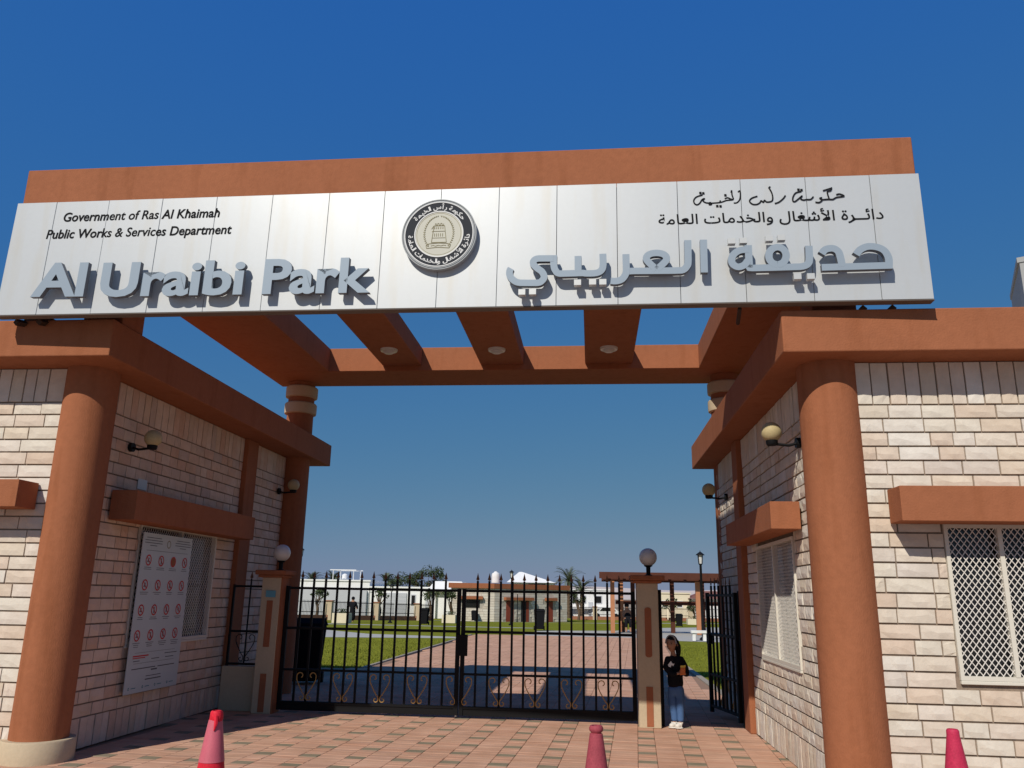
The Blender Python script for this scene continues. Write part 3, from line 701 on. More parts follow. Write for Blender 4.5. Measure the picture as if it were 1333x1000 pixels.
def arc_text(s, r, a0, a1, h, inward):
    b = MB(); og = Vector((0, 0, 0)); chars = list(s); ws = []
    for ch in chars:
        q = text_width(ch, offset=.02); ws.append((q[1] - q[0] if ch != ' ' else .35, q[0]))
    tot = sum(x[0] for x in ws); cur = 0
    for ch, (wd, x0) in zip(chars, ws):
        if ch != ' ':
            me = text_mesh(ch, offset=.02, res=2)
            mid = (cur + wd / 2) / tot; a = a0 + (a1 - a0) * mid; k = abs(a1 - a0) * r / tot
            for p in me.polygons:
                pts = []
                for vi in p.vertices:
                    x = (me.vertices[vi].co.x - x0 - wd / 2) * k * 1.03; y = me.vertices[vi].co.y * h
                    rr_ = r + y * (1 if not inward else -1); an = a + (x / r) * (-1 if not inward else 1)
                    pts.append(SP(EX + rr_ * math.cos(an), EZ + rr_ * math.sin(an), .0685))
                b.add(pts, [tuple(range(len(pts)))])
            bpy.data.meshes.remove(me)
        cur += wd
    b.build('ring_lettering', M['white'], EM)
arc_text(shape(L1), .256, math.radians(148), math.radians(32), .062, False)
arc_text(shape('دائرة الأشغال والخدمات العامة'), .296, math.radians(182), math.radians(358), .062, True)
# fort, wreath and ribbon drawn as fine raised lines
def eline(pts, wd, m, d=.0662, name=None, mb=None):
    for a, c in zip(pts[:-1], pts[1:]):
        A = Vector(a); B_ = Vector(c); t = (B_ - A)
        if t.length < 1e-6: continue
        n = Vector((-t.y, t.x)).normalized() * wd / 2
        q = [A - n, B_ - n, B_ + n, A + n]
        mb.hexa([SP(EX + p.x, EZ + p.y, d) for p in q] + [SP(EX + p.x, EZ + p.y, d + .0025) for p in q])
b = MB()
T = lambda L_: [(x * 1.3, z * 1.3 + .012) for x, z in L_]
eline(T([(-.052, -.075), (-.038, .055), (.040, .055), (.058, -.075), (-.052, -.075)]), .005, None, mb=b)
eline(T([(-.052, .01), (-.035, .012), (.046, .012)]), .004, None, mb=b)
eline(T([(-.030, .055), (-.030, .072), (-.022, .072), (-.022, .06), (-.012, .06), (-.012, .074), (-.002, .074), (-.002, .06), (.010, .06), (.010, .074), (.020, .074), (.020, .06), (.032, .06), (.032, .072)]), .004, None, mb=b)
for x in (-.032, -.018, -.004, .012, .028): eline(T([(x, .03), (x, .045)]), .006, None, mb=b); eline(T([(x, -.005), (x, -.028)]), .005, None, mb=b)
eline(T([(-.055, .03), (-.04, .055)]), .005, None, mb=b); eline(T([(-.045, -.04), (.048, -.04)]), .003, None, mb=b)
eline(T([(-.07, -.085), (-.09, -.1), (-.085, -.12), (0, -.113), (.08, -.12), (.09, -.1), (.07, -.085), (0, -.080), (-.07, -.085)]), .005, None, mb=b)
eline(T([(-.055, -.102), (-.035, -.098), (-.02, -.104), (0, -.097), (.02, -.103), (.04, -.097), (.058, -.102)]), .004, None, mb=b)
b.build('fort_drawing', M['khaki'], EM)
b = MB()
for sgn in (-1, 1):
    for i in range(19):
        a = math.radians(-48 + i * 7.2); x, z = sgn * .138 * math.cos(a), .004 + .172 * math.sin(a)
        eline([(x, z), (x + sgn * .013 * math.cos(a + .7), z + .016 * math.sin(a + .9))], .006, None, mb=b)
        eline([(x, z), (x - sgn * .010 * math.cos(a - .9), z + .014)], .005, None, mb=b)
b.build('wreath_drawing', M['khaki'], EM)

# ------------------------------------------------------------------ wall lamps
def wall_lamp(wx, wy, z, nx, label, r=.098):
    t = thing('wall_lamp', label, 'wall lamp', (wx, wy, z), 'yellowed globe lamps on the gatehouse walls'); s = nx
    gx = wx + s * .26
    MB().sphere((gx, wy, z + .085), r, 24, 14).build('globe', M['globeY'], t, smooth=True)
    MB().lathe((gx, wy, z), [(.045, -.045), (.055, -.03), (.058, 0), (.05, .008)], 16).build('cup', M['black'], t, smooth=True)
    b = MB(); b.tube([(wx + s * .01, wy, z - .02), (wx + s * .1, wy, z - .045), (wx + s * .2, wy, z - .035), (gx, wy, z - .03)], .014, 8)
    b.build('arm', M['black'], t, smooth=True)
    b = MB(); b.tube([(wx - s * .005, wy, z - .02), (wx + s * .035, wy, z - .02)], .052, 16); b.build('wall_plate', M['black'], t)
wall_lamp(-5.262, 8.72, 3.20, 1, 'round yellowed wall lamp on the left gatehouse beside its corner column')
wall_lamp(-5.262, 13.25, 3.27, 1, 'small yellowed wall lamp at the far end of the left gatehouse')
wall_lamp(2.006, 7.93, 3.10, -1, 'round yellowed wall lamp on the right gatehouse beside its corner column')
wall_lamp(2.006, 12.3, 3.10, -1, 'small yellowed wall lamp at the far end of the right gatehouse')

# ------------------------------------------------------------------ rules board
RB = thing('rules_board', 'tall pale board of sixteen red prohibition signs by the window', 'notice board', (-5.19, 9.75, .45))
BX, BY0, BY1, BZ0, BZ1 = -5.2, 9.14, 10.33, .455, 2.255
MB().box(BX - .012, BX, BY0, BY1, BZ0, BZ1).build('plate', M['plate'], RB, .002)
MB().box(BX - .055, BX - .013, BY0 + .1, BY0 + .14, BZ0 + .1, BZ1 - .1).build('batten', M['trim'], RB)
MB().box(BX - .055, BX - .013, BY1 - .14, BY1 - .1, BZ0 + .1, BZ1 - .1).build('batten', M['trim'], RB)
def bp(u, v, d=.0): return Vector((BX + .001 + d, BY0 + u * (BY1 - BY0), BZ1 - v * (BZ1 - BZ0)))
def bring(mb, u, v, r0, r1, d=.0015, n=24):
    c = bp(u, v); vs = []; fs = []
    for rr_ in (r0, r1):
        for i in range(n): a = 2 * PI * i / n; vs.append(c + Vector((d, rr_ * math.cos(a), rr_ * math.sin(a))))
    for i in range(n): j = (i + 1) % n; fs.append((i, j, n + j, n + i))
    if r0 < .001: fs = [tuple(range(n, 2 * n))]; 
    mb.add(vs, fs)
def bline(mb, y0, z0, y1, z1, wd, d=.0012, c=None):
    A = Vector((0, y0, z0)); B_ = Vector((0, y1, z1)); t = (B_ - A).normalized(); n = Vector((0, -t.z, t.y)) * wd / 2; e = Vector((d, 0, 0))
    mb.add([c + e + A - n, c + e + B_ - n, c + e + B_ + n, c + e + A + n], [(0, 1, 2, 3)])
ring = MB(); figs = MB(); txt = MB(); rtxt = MB(); tl = MB()
rf = random.Random(5); picto = []
for r in range(4):
    for c in range(4):
        u = .14 + c * .245 - r * .012; v = .175 + r * .158
        rg = MB(); solid = (r == 0 and c == 2)
        bring(rg, u, v, .049, .064)
        q = bp(u, v)
        if not solid: bline(rg, -.038, .038, .038, -.038, .011, .0022, q)
        fg = MB(); k = r * 4 + c
        if solid: bring(fg, u, v, .0, .0515, .001)
        elif k % 4 == 1:
            bring(fg, u, v - .014, 0, .009, .0016); bline(fg, 0, .015, 0, -.02, .016, .0016, q); bline(fg, 0, -.015, -.012, -.04, .006, .0016, q); bline(fg, 0, -.015, .012, -.04, .006, .0016, q)
        elif k % 4 == 2:
            bline(fg, -.015, -.03, 0, .02, .012, .0016, q); bline(fg, .015, -.03, 0, .02, .012, .0016, q); bring(fg, u, v - .017, 0, .009, .0017)
        elif k % 4 == 3:
            bline(fg, .005, .035, 0, -.03, .006, .0016, q); bline(fg, -.025, -.005, .025, .01, .007, .0017, q)
        else:
            bline(fg, -.03, -.015, .03, -.015, .01, .0016, q); bline(fg, -.012, -.015, .012, .025, .01, .0018, q)
        rg.build('prohibition_ring', M['red'], RB)
        fg.build('pictogram', M['grey'] if not solid else M['panelred'], RB)
        for kk in range(2 + (r == 3)):
            wd = rf.uniform(.10, .19) / 2; bline(txt, -wd, -.083 - kk * .021, wd, -.083 - kk * .021, .006, .001, q)
for u, v0, n, sgn in ((.2, .03, 4, 1), (.8, .03, 4, 1)):
    for i in range(n):
        wd = (.17, .2, .2, .08)[i]; bline(txt, -wd, -i * .03, wd, -i * .03, .008, .001, bp(u, v0))
bline(txt, -.5, 0, .5, 0, .004, .001, bp(.5, .112))
for v in (.755, .82): bline(txt, -.46, 0, .46, 0, .003, .001, bp(.49, v))
bline(rtxt, -.17, 0, .17, 0, .014, .001, bp(.22, .775)); bline(rtxt, -.17, -.022, .10, -.022, .010, .001, bp(.22, .775))
for u, v, wd, t in ((.8, .775, .15, .008), (.78, .8, .1, .008), (.15, .805, .07, .008), (.5, .80, .09, .008), (.30, .853, .26, .010), (.73, .853, .2, .010), (.5, .868, .07, .016), (.5, .905, .17, .008), (.5, .925, .18, .012)):
    bline(txt, -wd, 0, wd, 0, t, .001, bp(u, v))
for u in (.1, .35, .58, .82):
    bring(tl, u - .03, .968, .008, .016, .001, 12); bline(tl, .0, 0, .1, 0, .008, .001, bp(u + .01, .968))
txt.build('small_print', M['grey'], RB)['kind'] = 'stuff'; rtxt.build('red_print', M['red'], RB); tl.build('contact_line', M['teal'], RB)
b = MB(); bring(b, .5, .062, .036, .047, .001, 28); b.build('crest', M['khaki'], RB)
# thin pale plate standing in for a whitish wall stone above the left hood
b = MB(); b.box(-5.272, -5.268, 8.98, 9.18, 2.74, 2.86).build('wall_plate', M['plate'], LH)

# ------------------------------------------------------------------ gate pillars with globe lamps
def gate_pillar(x0, x1, y0, y1, zt, label, glabel, insets, redside=False, ext=(0, 0)):
    t = thing('gate_pillar', label, 'gate pillar', ((x0 + x1) / 2, (y0 + y1) / 2, 0))
    MB().box(x0, x1, y0, y1, 0, zt).build('shaft', M['beige'], t, .006)
    b = MB(); b.box(x0 - .05, x1 + .05, y0 - .05, y1 + .05, zt, zt + .035); b.box(x0 - .085 - ext[0], x1 + .085 + ext[1], y0 - .085, y1 + .085, zt + .036, zt + .10); b.build('cap', M['stuccof'], t, .008)
    xm = (x0 + x1) / 2
    for (z0, z1, rnd) in insets:
        b = MB(); wd = .043
        n = 10; pts = [(xm - wd, z0), (xm + wd, z0)] if not rnd else [(xm + wd * math.cos(PI + PI * i / n), z0 + .03 + wd * math.sin(PI + PI * i / n) * .7) for i in range(n + 1)]
        pts += [(xm + wd, z1), (xm - wd, z1)] if not rnd else [(xm + wd * math.cos(PI * i / n), z1 - .03 + wd * math.sin(PI * i / n) * .7) for i in range(n + 1)]
        k = len(pts); b.add([(x, y0 - .006, z) for x, z in pts] + [(x, y0 + .002, z) for x, z in pts], [tuple(range(k)), tuple(range(2 * k - 1, k - 1, -1))] + [(i, (i + 1) % k, k + (i + 1) % k, k + i) for i in range(k)])
        b.build('inset_strip', M['panelred'], t)
    if redside: MB().box(x1, x1 + .02, y0 + .01, y1, 0, zt).build('side_face', M['stuccof'], t)
    g = thing('globe_lamp', glabel, 'lamp', (xm, (y0 + y1) / 2, zt + .10), 'white globe lamps on the gate pillars'); c = (xm + (.03 if x0 > 0 else .06), (y0 + y1) / 2, zt + .101)
    MB().lathe(c, [(.05, 0), (.05, .01), (.028, .02), (.03, .11), (.055, .125), (.06, .135)], 20).build('stem', M['black'], g, smooth=True)
    MB().sphere((c[0], c[1], c[2] + .245), .12, 32, 18).build('globe', M['globeW'], g, smooth=True)
gate_pillar(.592, .872, 11.22, 11.50, 1.80, 'beige gate pillar on the right with terracotta strips, girl beside it', 'white globe lamp on top of the right gate pillar', [(.86, 1.49, True), (.02, .50, False)])
gate_pillar(-4.63, -4.36, 11.38, 11.66, 1.80, 'beige gate pillar on the left with a small blue plate', 'white globe lamp on top of the left gate pillar', [(.865, 1.485, False), (.02, .515, False)], True)
MB().box(-4.56, -4.42, 11.366, 11.373, 1.53, 1.62).build('blue_plate', M['blueplate'], bpy.data.objects['gate_pillar.001'])
# low wall with railing between the left gatehouse and its pillar
t = thing('side_railing', 'low beige wall topped by a black railing panel left of the gate', 'railing', (-4.9, 11.6, 0))
MB().box(-5.18, -4.635, 11.56, 11.72, 0, .585).build('low_wall', M['beige'], t, .006)
MB().box(-5.12, -4.66, 11.60, 11.63, .60, .63).build('rail', M['black'], t); MB().box(-5.12, -4.64, 11.60, 11.63, 1.66, 1.69).build('rail', M['black'], t)
MB().box(-5.12, -4.66, 11.60, 11.63, 1.04, 1.07).build('rail', M['black'], t)
MB().box(-5.15, -5.12, 11.60, 11.63, .587, 1.70).build('stile', M['black'], t); MB().box(-4.66, -4.64, 11.60, 11.63, .63, 1.66).build('stile', M['black'], t)
def spear(x, y, z, dx=(1, 0, 0)):
    b = MB(); ex = Vector(dx); p = [(0, -.01), (-.012, 0), (-.024, .012), (-.016, .035), (-.006, .075), (0, .10), (.006, .075), (.016, .035), (.024, .012), (.012, 0)]
    n = len(p); ey = Vector((-ex.y, ex.x, 0)); vs = []
    for s_ in (-.004, .004):
        for a, z_ in p: vs.append(Vector((x, y, z + z_)) + ex * a + ey * s_)
    b.add(vs, [tuple(range(n)), tuple(range(2 * n - 1, n - 1, -1))] + [(i, (i + 1) % n, n + (i + 1) % n, n + i) for i in range(n)])
    return b
def spiral(c, r0, r1, turns, a0, n=14, mir=1):
    return [(c[0] + mir * (r0 + (r1 - r0) * i / n) * math.cos(a0 + turns * 2 * PI * i / n), c[1] + (r0 + (r1 - r0) * i / n) * math.sin(a0 + turns * 2 * PI * i / n)) for i in range(n + 1)]
def scroll_pts(z0, z1, mir, xc=0):
    """one half of a heart scroll, local x from the centre bar"""
    zt = z1 - .062; zb_ = z0 + .045
    top = [(.083 + r * math.cos(a), zt + r * math.sin(a)) for r, a in [(.020 + .034 * i / 15, math.radians(250 - 250 * i / 15)) for i in range(16)]]
    mid = [(.134, zt - .05), (.112, zt - .10), (.075, zt - .165), (.040, zt - .22), (.016, zb_ + .035)]
    bot = [(.046 - r * math.cos(a), zb_ + r * math.sin(a)) for r, a in [(.036 - .018 * i / 13, math.radians(20 - 300 * i / 13)) for i in range(14)]]
    return [(xc + mir * x, z) for x, z in top + mid + bot]
for s_ in (-1, 1):
    b = MB(); b.tube([(x, 11.595, z) for x, z in [(x * 1, z) for x, z in scroll_pts(.64, 1.03, s_, -4.89)]], .006, 5); b.build('scroll', M['black'], t)
b = MB(); b.bar((-4.89, 11.615, .63), (-4.89, 11.615, 1.78), .018, .018, (1, 0, 0)); b.build('bar', M['black'], t); spear(-4.89, 11.615, 1.79).build('spear_tip', M['spear'], t)

# ------------------------------------------------------------------ main gate: two leaves of bars, scrolls, spear tips
def gate_leaf(x0, x1, y, label, centres, firstbar, nb, name='gate_leaf', loc=None):
    t = thing(name, label, 'gate', (x0, y, 0), None)
    for z0, z1, th in ((.12, .155, .045), (.548, .578, .035), (1.10, 1.135, .035), (1.645, 1.68, .04)):
        MB().box(x0 + .05, x1 - .05, y - th / 2, y + th / 2, z0, z1).build('rail', M['black'], t, .002)
    MB().box(x0, x0 + .055, y - .025, y + .025, .04, 1.69).build('stile', M['black'], t, .002)
    MB().box(x1 - .055, x1, y - .025, y + .025, .04, 1.69).build('stile', M['black'], t, .002)
    MB().box(x0 + .05, x1 - .05, y - .012, y + .012, .035, .118).build('kick_strip', M['black'], t)
    p = (x1 - x0 - .1) / (nb + 1)
    me = None
    for i in range(nb):
        x = x0 + .05 + p * (i + 1)
        if me is None:
            o = MB().box(x - .0145, x + .0145, y - .012, y + .012, .155, 1.80).build('bar', M['black'], t); me = o; xb0 = x
            sp = spear(x, y, 1.81).build('spear_tip', M['spear'], t)
        else:
            for s_ in (me, sp):
                c = s_.copy(); C.objects.link(c); c.parent = t; c.location = (x - xb0, 0, 0)
    for xc in centres:
        for s_ in (-1, 1):
            b = MB(); b.tube([(x, y - .022, z) for x, z in scroll_pts(.158, .548, s_, xc)], .0072, 5); b.build('scroll', M['gold'], t, smooth=True)
    return t, p
GL, p = gate_leaf(-4.335, -1.815, 11.56, 'left leaf of the closed black double gate with gold scrolls', [-1.865 - .1729 * k for k in (3, 6, 9, 12)], 0, 13)
b = MB(); b.bar((-1.84, 11.55, .02), (-1.84, 11.55, .45), .018, .018); b.build('drop_bolt', M['trim'], GL)
for tt, xx, ss in ((GL, -1.845, -1),):
    b = MB(); b.tube([(x, 11.538, z) for x, z in scroll_pts(.158, .548, ss, xx)], .0072, 5); b.build('scroll', M['gold'], tt, smooth=True)
GR, p = gate_leaf(-1.800, .585, 11.56, 'right leaf of the closed black double gate holding the lock box', [-1.75 + .1632 * k for k in (3, 6, 9, 12)], 0, 13)
b = MB(); b.tube([(x, 11.538, z) for x, z in scroll_pts(.158, .548, 1, -1.77)], .0072, 5); b.build('scroll', M['gold'], GR, smooth=True)
b = MB(); b.box(-1.86, -1.70, 11.50, 11.532, .80, 1.08); b.build('lock_box', M['black'], GR, .004)
# side gate standing open
SGt = thing('gate_leaf', 'narrow black side gate standing open against the right gatehouse', 'gate', (1.93, 11.55, 0))
L_ = 1.12; y = 11.55; x0 = 1.93
for z0, z1 in ((.12, .155), (.548, .578), (1.10, 1.135), (1.645, 1.68)): MB().box(x0 + .05, x0 + L_ - .05, y - .018, y + .018, z0, z1).build('rail', M['black'], SGt, .002)
for a in (x0, x0 + L_ - .05): MB().box(a, a + .05, y - .025, y + .025, .05, 1.70).build('stile', M['black'], SGt, .002)
for i in range(6):
    x = x0 + .05 + (L_ - .1) / 7 * (i + 1); MB().box(x - .0145, x + .0145, y - .012, y + .012, .155, 1.80).build('bar', M['black'], SGt)
    spear(x, y, 1.81).build('spear_tip', M['spear'], SGt)
for xc in (x0 + .05 + (L_ - .1) / 7 * 2, x0 + .05 + (L_ - .1) / 7 * 5):
    for s_ in (-1, 1):
        b = MB(); b.tube([(x, y - .022, z) for x, z in scroll_pts(.158, .548, s_, xc)], .0072, 5); b.build('scroll', M['gold'], SGt, smooth=True)
b = MB(); b.box(x0 + L_ - .12, x0 + L_ - .02, y - .04, y + .04, .98, 1.12); b.build('latch', M['black'], SGt)
SGt.rotation_euler = (0, 0, math.radians(102))
t = thing('gate_post', 'square black steel post fixed to the right gatehouse pilaster', 'post', (1.98, 11.5, 0)); MB().box(1.945, 2.0, 11.46, 11.52, 0, 1.72).build('post', M['black'], t, .003)
t = thing('gate_post', 'square black steel post fixed against the right gate pillar', 'post', (.90, 11.5, 0)); MB().box(.877, .932, 11.44, 11.50, 0, 1.72).build('post', M['black'], t, .003)

# ------------------------------------------------------------------ traffic cones
def cone(x, y, h, top, body, sleeve, label, torn=0, collar=False, lean=0):
    t = thing('traffic_cone', label, 'traffic cone', (x, y, 0), 'traffic cones in front of the gate'); c = (x, y, 0)
    b = MB(); b.box(x - .19, x + .19, y - .19, y + .19, 0, .03); b.build('base', body, t, .02, seg=2)
    R = lambda z: .145 + (.036 - .145) * (z - .03) / (h - .03)
    b = MB(); prof = [(R(.03), .03), (R(.2), .2), (R(h * .5), h * .5), (R(h - .10), h - .10)]
    if collar: prof += [(R(h - .055), h - .055), (.033, h - .05), (.047, h - .035), (.049, h - .018), (.040, h - .002), (.030, h - .003), (.027, h - .05)]
    else: prof += [(R(h - .045), h - .045), (.042, h - .035), (.042, h - .012), (.034, h), (.026, h), (.024, h - .05)]
    b.lathe(c, prof, 40, cap=False); b.build('cone_body', body, t, smooth=True)
    if sleeve:
        z0, z1 = h - .34, h - .06
        b = MB(); b.lathe(c, [(R(z0) + .003, z0), (R((z0 + z1) / 2) + .003, (z0 + z1) / 2), (R(z1) + .003, z1)], 40, cap=False); b.build('sleeve', sleeve, t, smooth=True)
    if torn:
        b = MB(); b.lathe((x + .006, y - .004, 0), [(.040, h - .09), (.048, h - .05), (.046, h - .02), (.04, h - .004)], 11, cap=False)
        b.tube([(x + .02, y - .045, h - .03), (x + .03, y - .055, h - .08), (x + .022, y - .06, h - .13)], [.012, .014, .004], 6); b.build('torn_cap', body, t, smooth=True)
    return t
cone(-2.738, 6.10, .755, None, M['coneR'], M['coneP'], 'red cone with a faded pink sleeve and torn top, leftmost of the cones', torn=1)
cone(.022, 6.0, .755, None, M['coneM'], None, 'dull maroon cone with a knob collar, between the other two cones', collar=True)
cone(2.504, 6.36, .755, None, M['coneC'], None, 'plain crimson cone in front of the right stone wall')
tw = MB(); tw.tube([(.10, 10.15, .01), (.17, 10.14, .018), (.25, 10.16, .01)], [.004, .009, .003], 6); tag(tw.build('dry_twig', M['beige']), 'small dry twig lying on the pavers behind the middle cone', 'twig')

# ------------------------------------------------------------------ people (skinned joints)
def skin_mesh(name, pts, edges, radii, m, parent, root=0, sub=2, loc=None):
    me = bpy.data.meshes.new(name); og = org(parent)
    me.from_pydata([tuple(Vector(p) - og) for p in pts], edges, []); o = bpy.data.objects.new(name, me); C.objects.link(o)
    o.modifiers.new('s', 'SKIN'); sv = me.skin_vertices[0].data
    for i, r in enumerate(radii): sv[i].radius = (r, r) if not isinstance(r, tuple) else r; sv[i].use_root = (i == root)
    mo = o.modifiers.new('b', 'SUBSURF'); mo.levels = sub; mo.render_levels = sub
    dg = bpy.context.evaluated_depsgraph_get(); dg.update(); m2 = bpy.data.meshes.new_from_object(o.evaluated_get(dg))
    bpy.data.objects.remove(o); m2.materials.clear(); m2.materials.append(m); m2.polygons.foreach_set('use_smooth', [True] * len(m2.polygons))
    return link(name, m2, None, parent)
# girl, standing beside the pillar, body turned to the viewer's left, arms folded round a snack packet
G = thing('person', 'girl in a black sweatshirt and blue leggings beside the gate pillar holding an orange packet', 'person', (1.05, 11.28, 0))
gx, gy = 1.075, 11.29
def g(x, y, z): return (gx + x, gy + y, z)
P_ = [g(0, 0, .50), g(-.005, .005, .60), g(-.01, .01, .72), g(-.015, .01, .84), g(-.02, 0, .895), g(-.028, -.005, .935)]
E_ = [(0, 1), (1, 2), (2, 3), (3, 4), (4, 5)]
R_ = [.066, .062, .062, .046, .03, .03]
def chain(P, E, R, start, pts, rs):
    k = start
    for p, r in zip(pts, rs): P.append(p); R.append(r); E.append((k, len(P) - 1)); k = len(P) - 1
    return k
chain(P_, E_, R_, 5, [g(-.03, -.004, .985)], [.032])
# legs
for sx, y0 in ((-.045, .02), (.045, -.01)):
    chain(P_, E_, R_, 0, [g(sx, y0, .44), g(sx * .95, y0, .27), g(sx * .8 + .01, y0 + .015, .09), g(sx * .8, y0 + .01, .04), g(sx * .8 - .05, y0 - .05, .025)], [.06, .045, .028, .028, .024])
# arms: far arm crosses in front, near arm bent with the forearm lifted to the packet
a1 = chain(P_, E_, R_, 3, [g(-.085, -.01, .835), g(-.12, -.05, .73), g(-.06, -.12, .665), g(.03, -.125, .68), g(.055, -.125, .69)], [.028, .028, .025, .018, .018])
a2 = chain(P_, E_, R_, 3, [g(.075, .02, .835), g(.125, .01, .735), g(.135, -.02, .655), g(.10, -.09, .675), g(.075, -.12, .70)], [.028, .029, .027, .019, .018])
for base, dirs in ((a1, [(.03, -.012, .012), (.034, -.008, 0), (.03, -.006, -.012), (.024, -.002, -.022)]), (a2, [(-.03, -.01, .018), (-.034, -.012, .006), (-.032, -.012, -.006), (-.024, -.01, -.018)])):
    for d in dirs:
        q = Vector(P_[base]); chain(P_, E_, R_, base, [tuple(q + Vector(d) * .7), tuple(q + Vector(d) * 1.3 + Vector((0, -.006, -.004)))], [.0065, .005])
    q = Vector(P_[base]); chain(P_, E_, R_, base, [tuple(q + Vector((0, -.012, .022)))], [.007])
HC = Vector(g(-.034, -.006, 1.030)); HF = Vector((-.50, -.866, .04)).normalized(); HX = HF.cross(Vector((0, 0, 1))).normalized(); HZ = HX.cross(HF)
def head_pt(a, ph, k=1.0):      # a: 0 = facing forward
    f, x, z = math.cos(ph) * math.cos(a), math.cos(ph) * math.sin(a), math.sin(ph)
    X = x * .064; F = f * .078; Z = z * .094
    if z < 0: X *= 1 - .36 * (-z) ** 1.4; F *= 1 - .10 * (-z) ** 1.2
    if f < 0: F *= 1.05
    if k == 1.0 and f > 0:
        gs = lambda cx, cz, sx, sz: math.exp(-((x - cx) / sx) ** 2 - ((z - cz) / sz) ** 2)
        F += .017 * gs(0, -.16, .16, .17) - .007 * (gs(.36, .06, .17, .12) + gs(-.36, .06, .17, .12)) + .006 * gs(0, -.55, .28, .10) + .006 * gs(0, -.88, .3, .15) + .004 * gs(0, .3, .6, .15)
        if abs(x) > .3: F -= .004 * (abs(x) - .3)
    return HC + (HX * X + HF * F + HZ * Z) * k * 1.10
body_o = skin_mesh('body', P_, E_, R_, M['skin'], G)
nu, nv = 40, 30; vs = []; fs = []
for j in range(nv + 1):
    for i in range(nu): vs.append(head_pt(2 * PI * i / nu, -PI / 2 + PI * j / nv))
for j in range(nv):
    for i in range(nu): q = (i + 1) % nu; fs.append((j * nu + i, j * nu + q, (j + 1) * nu + q, (j + 1) * nu + i))
bm = bmesh.new(); bm.from_mesh(body_o.data); og = org(G)
bv = [bm.verts.new(v - og) for v in vs]
for f_ in fs: q = bm.faces.new([bv[i] for i in f_]); q.smooth = True
bmesh.ops.remove_doubles(bm, verts=bv, dist=1e-5); bm.to_mesh(body_o.data); bm.free()
# sweatshirt
P_, E_, R_ = [g(0, 0, .455), g(-.005, .005, .60), g(-.01, .008, .72), g(-.015, .01, .835), g(-.02, 0, .875)], [(0, 1), (1, 2), (2, 3), (3, 4)], [(.122, .108), .102, .104, .084, .045]
chain(P_, E_, R_, 3, [g(-.09, -.01, .835), g(-.125, -.05, .73), g(-.06, -.12, .668), g(.01, -.126, .678)], [.058, .046, .037, .03])
chain(P_, E_, R_, 3, [g(.08, .02, .835), g(.13, .01, .735), g(.14, -.02, .655), g(.108, -.08, .672)], [.05, .046, .039, .030])
skin_mesh('sweatshirt', P_, E_, R_, M['cloth'], G)
P_, E_, R_ = [g(0, 0, .55), g(0, .005, .47)], [(0, 1)], [.095, .092]
for sx, y0 in ((-.045, .02), (.045, -.01)):
    chain(P_, E_, R_, 1, [g(sx, y0, .42), g(sx * .97, y0, .27), g(sx * .85 + .01, y0 + .015, .17), g(sx * .8 + .01, y0 + .015, .075)], [.070, .056, .049, .046])
skin_mesh('leggings', P_, E_, R_, M['denim'], G)
for sx, y0 in ((-.036, .02), (.036, -.01)):
    P_, E_, R_ = [g(sx + .015, y0 + .025, .04), g(sx - .02, y0 - .015, .038), g(sx - .06, y0 - .055, .03)], [(0, 1), (1, 2)], [(.036, .036), (.036, .034), (.032, .026)]
    chain(P_, E_, R_, 0, [g(sx + .012, y0 + .018, .085)], [.034]); o = skin_mesh('shoe', P_, E_, R_, M['shoe'], G)
    b = MB(); b.sphere(g(sx - .02, y0 - .015, .012), .05, 16, 8, sc=(1.15, 1.2, .24)); b.build('sole', M['shoe'], o)
hv = []; hf = []; keep = []
for j in range(nv + 1):
    for i in range(nu):
        a_, ph = 2 * PI * i / nu, -PI / 2 + PI * j / nv; f_ = math.cos(ph) * math.cos(a_); z_ = math.sin(ph)
        keep.append((f_ < .30 and z_ > -.62 - .35 * min(f_, 0)) or z_ > .50 + .08 * math.sin(3 * a_))
        kk = 1.10 + .012 * math.sin(9 * a_) ; hv.append(head_pt(a_, ph, kk if keep[-1] else .97) - HF * .004)
for j in range(nv):
    for i in range(nu):
        q = (i + 1) % nu; f4 = (j * nu + i, j * nu + q, (j + 1) * nu + q, (j + 1) * nu + i)
        if any(keep[k] for k in f4): hf.append(f4)
b = MB(); b.add(hv, hf); tail = [HC - HF * .078 + Vector((0, 0, .035)), HC - HF * .115 + Vector((.008, 0, .03)), HC - HF * .135 + Vector((.018, 0, -.03)), HC - HF * .128 + Vector((.024, 0, -.10)), HC - HF * .115 + Vector((.024, 0, -.17)), HC - HF * .11 + Vector((.02, 0, -.215))]
b.tube(tail, [.022, .034, .040, .034, .022, .006], 12); b.build('hair', M['hair'], G, smooth=True)
b = MB(); b.tube([head_pt(math.radians(90 * sg) if False else math.atan2(math.cos(t_), .38), math.asin(math.sin(t_) * .93), 1.13) for sg, t_ in [(1, math.radians(2 + 176 * i / 18)) for i in range(19)]], .010, 6); b.build('headband', M['band'], G, smooth=True)
for sx in (-1, 1):
    b = MB(); c_ = head_pt(sx * .37, .055) + HF * .0005; b.sphere(c_, .0085, 10, 8, sc=(1.1, .8, .62)); b.build('eye', M['hair'], G)
    b = MB(); b.tube([head_pt(sx * a_, z_) + HF * .001 for a_, z_ in ((.18, .20), (.36, .245), (.56, .20))], .0022, 5); b.build('eyebrow', M['hair'], G)
    b = MB(); b.sphere(head_pt(sx * 1.62, -.05, 1.03), .016, 10, 8, sc=(.55, .8, 1.15)); b.build('ear', M['skin'], G)
b = MB(); b.tube([head_pt(a_, -.57) + HF * .0006 for a_ in (-.26, -.12, 0, .12, .26)], [.0015, .0035, .0042, .0035, .0015], 6); b.build('mouth', M['lips'], G)
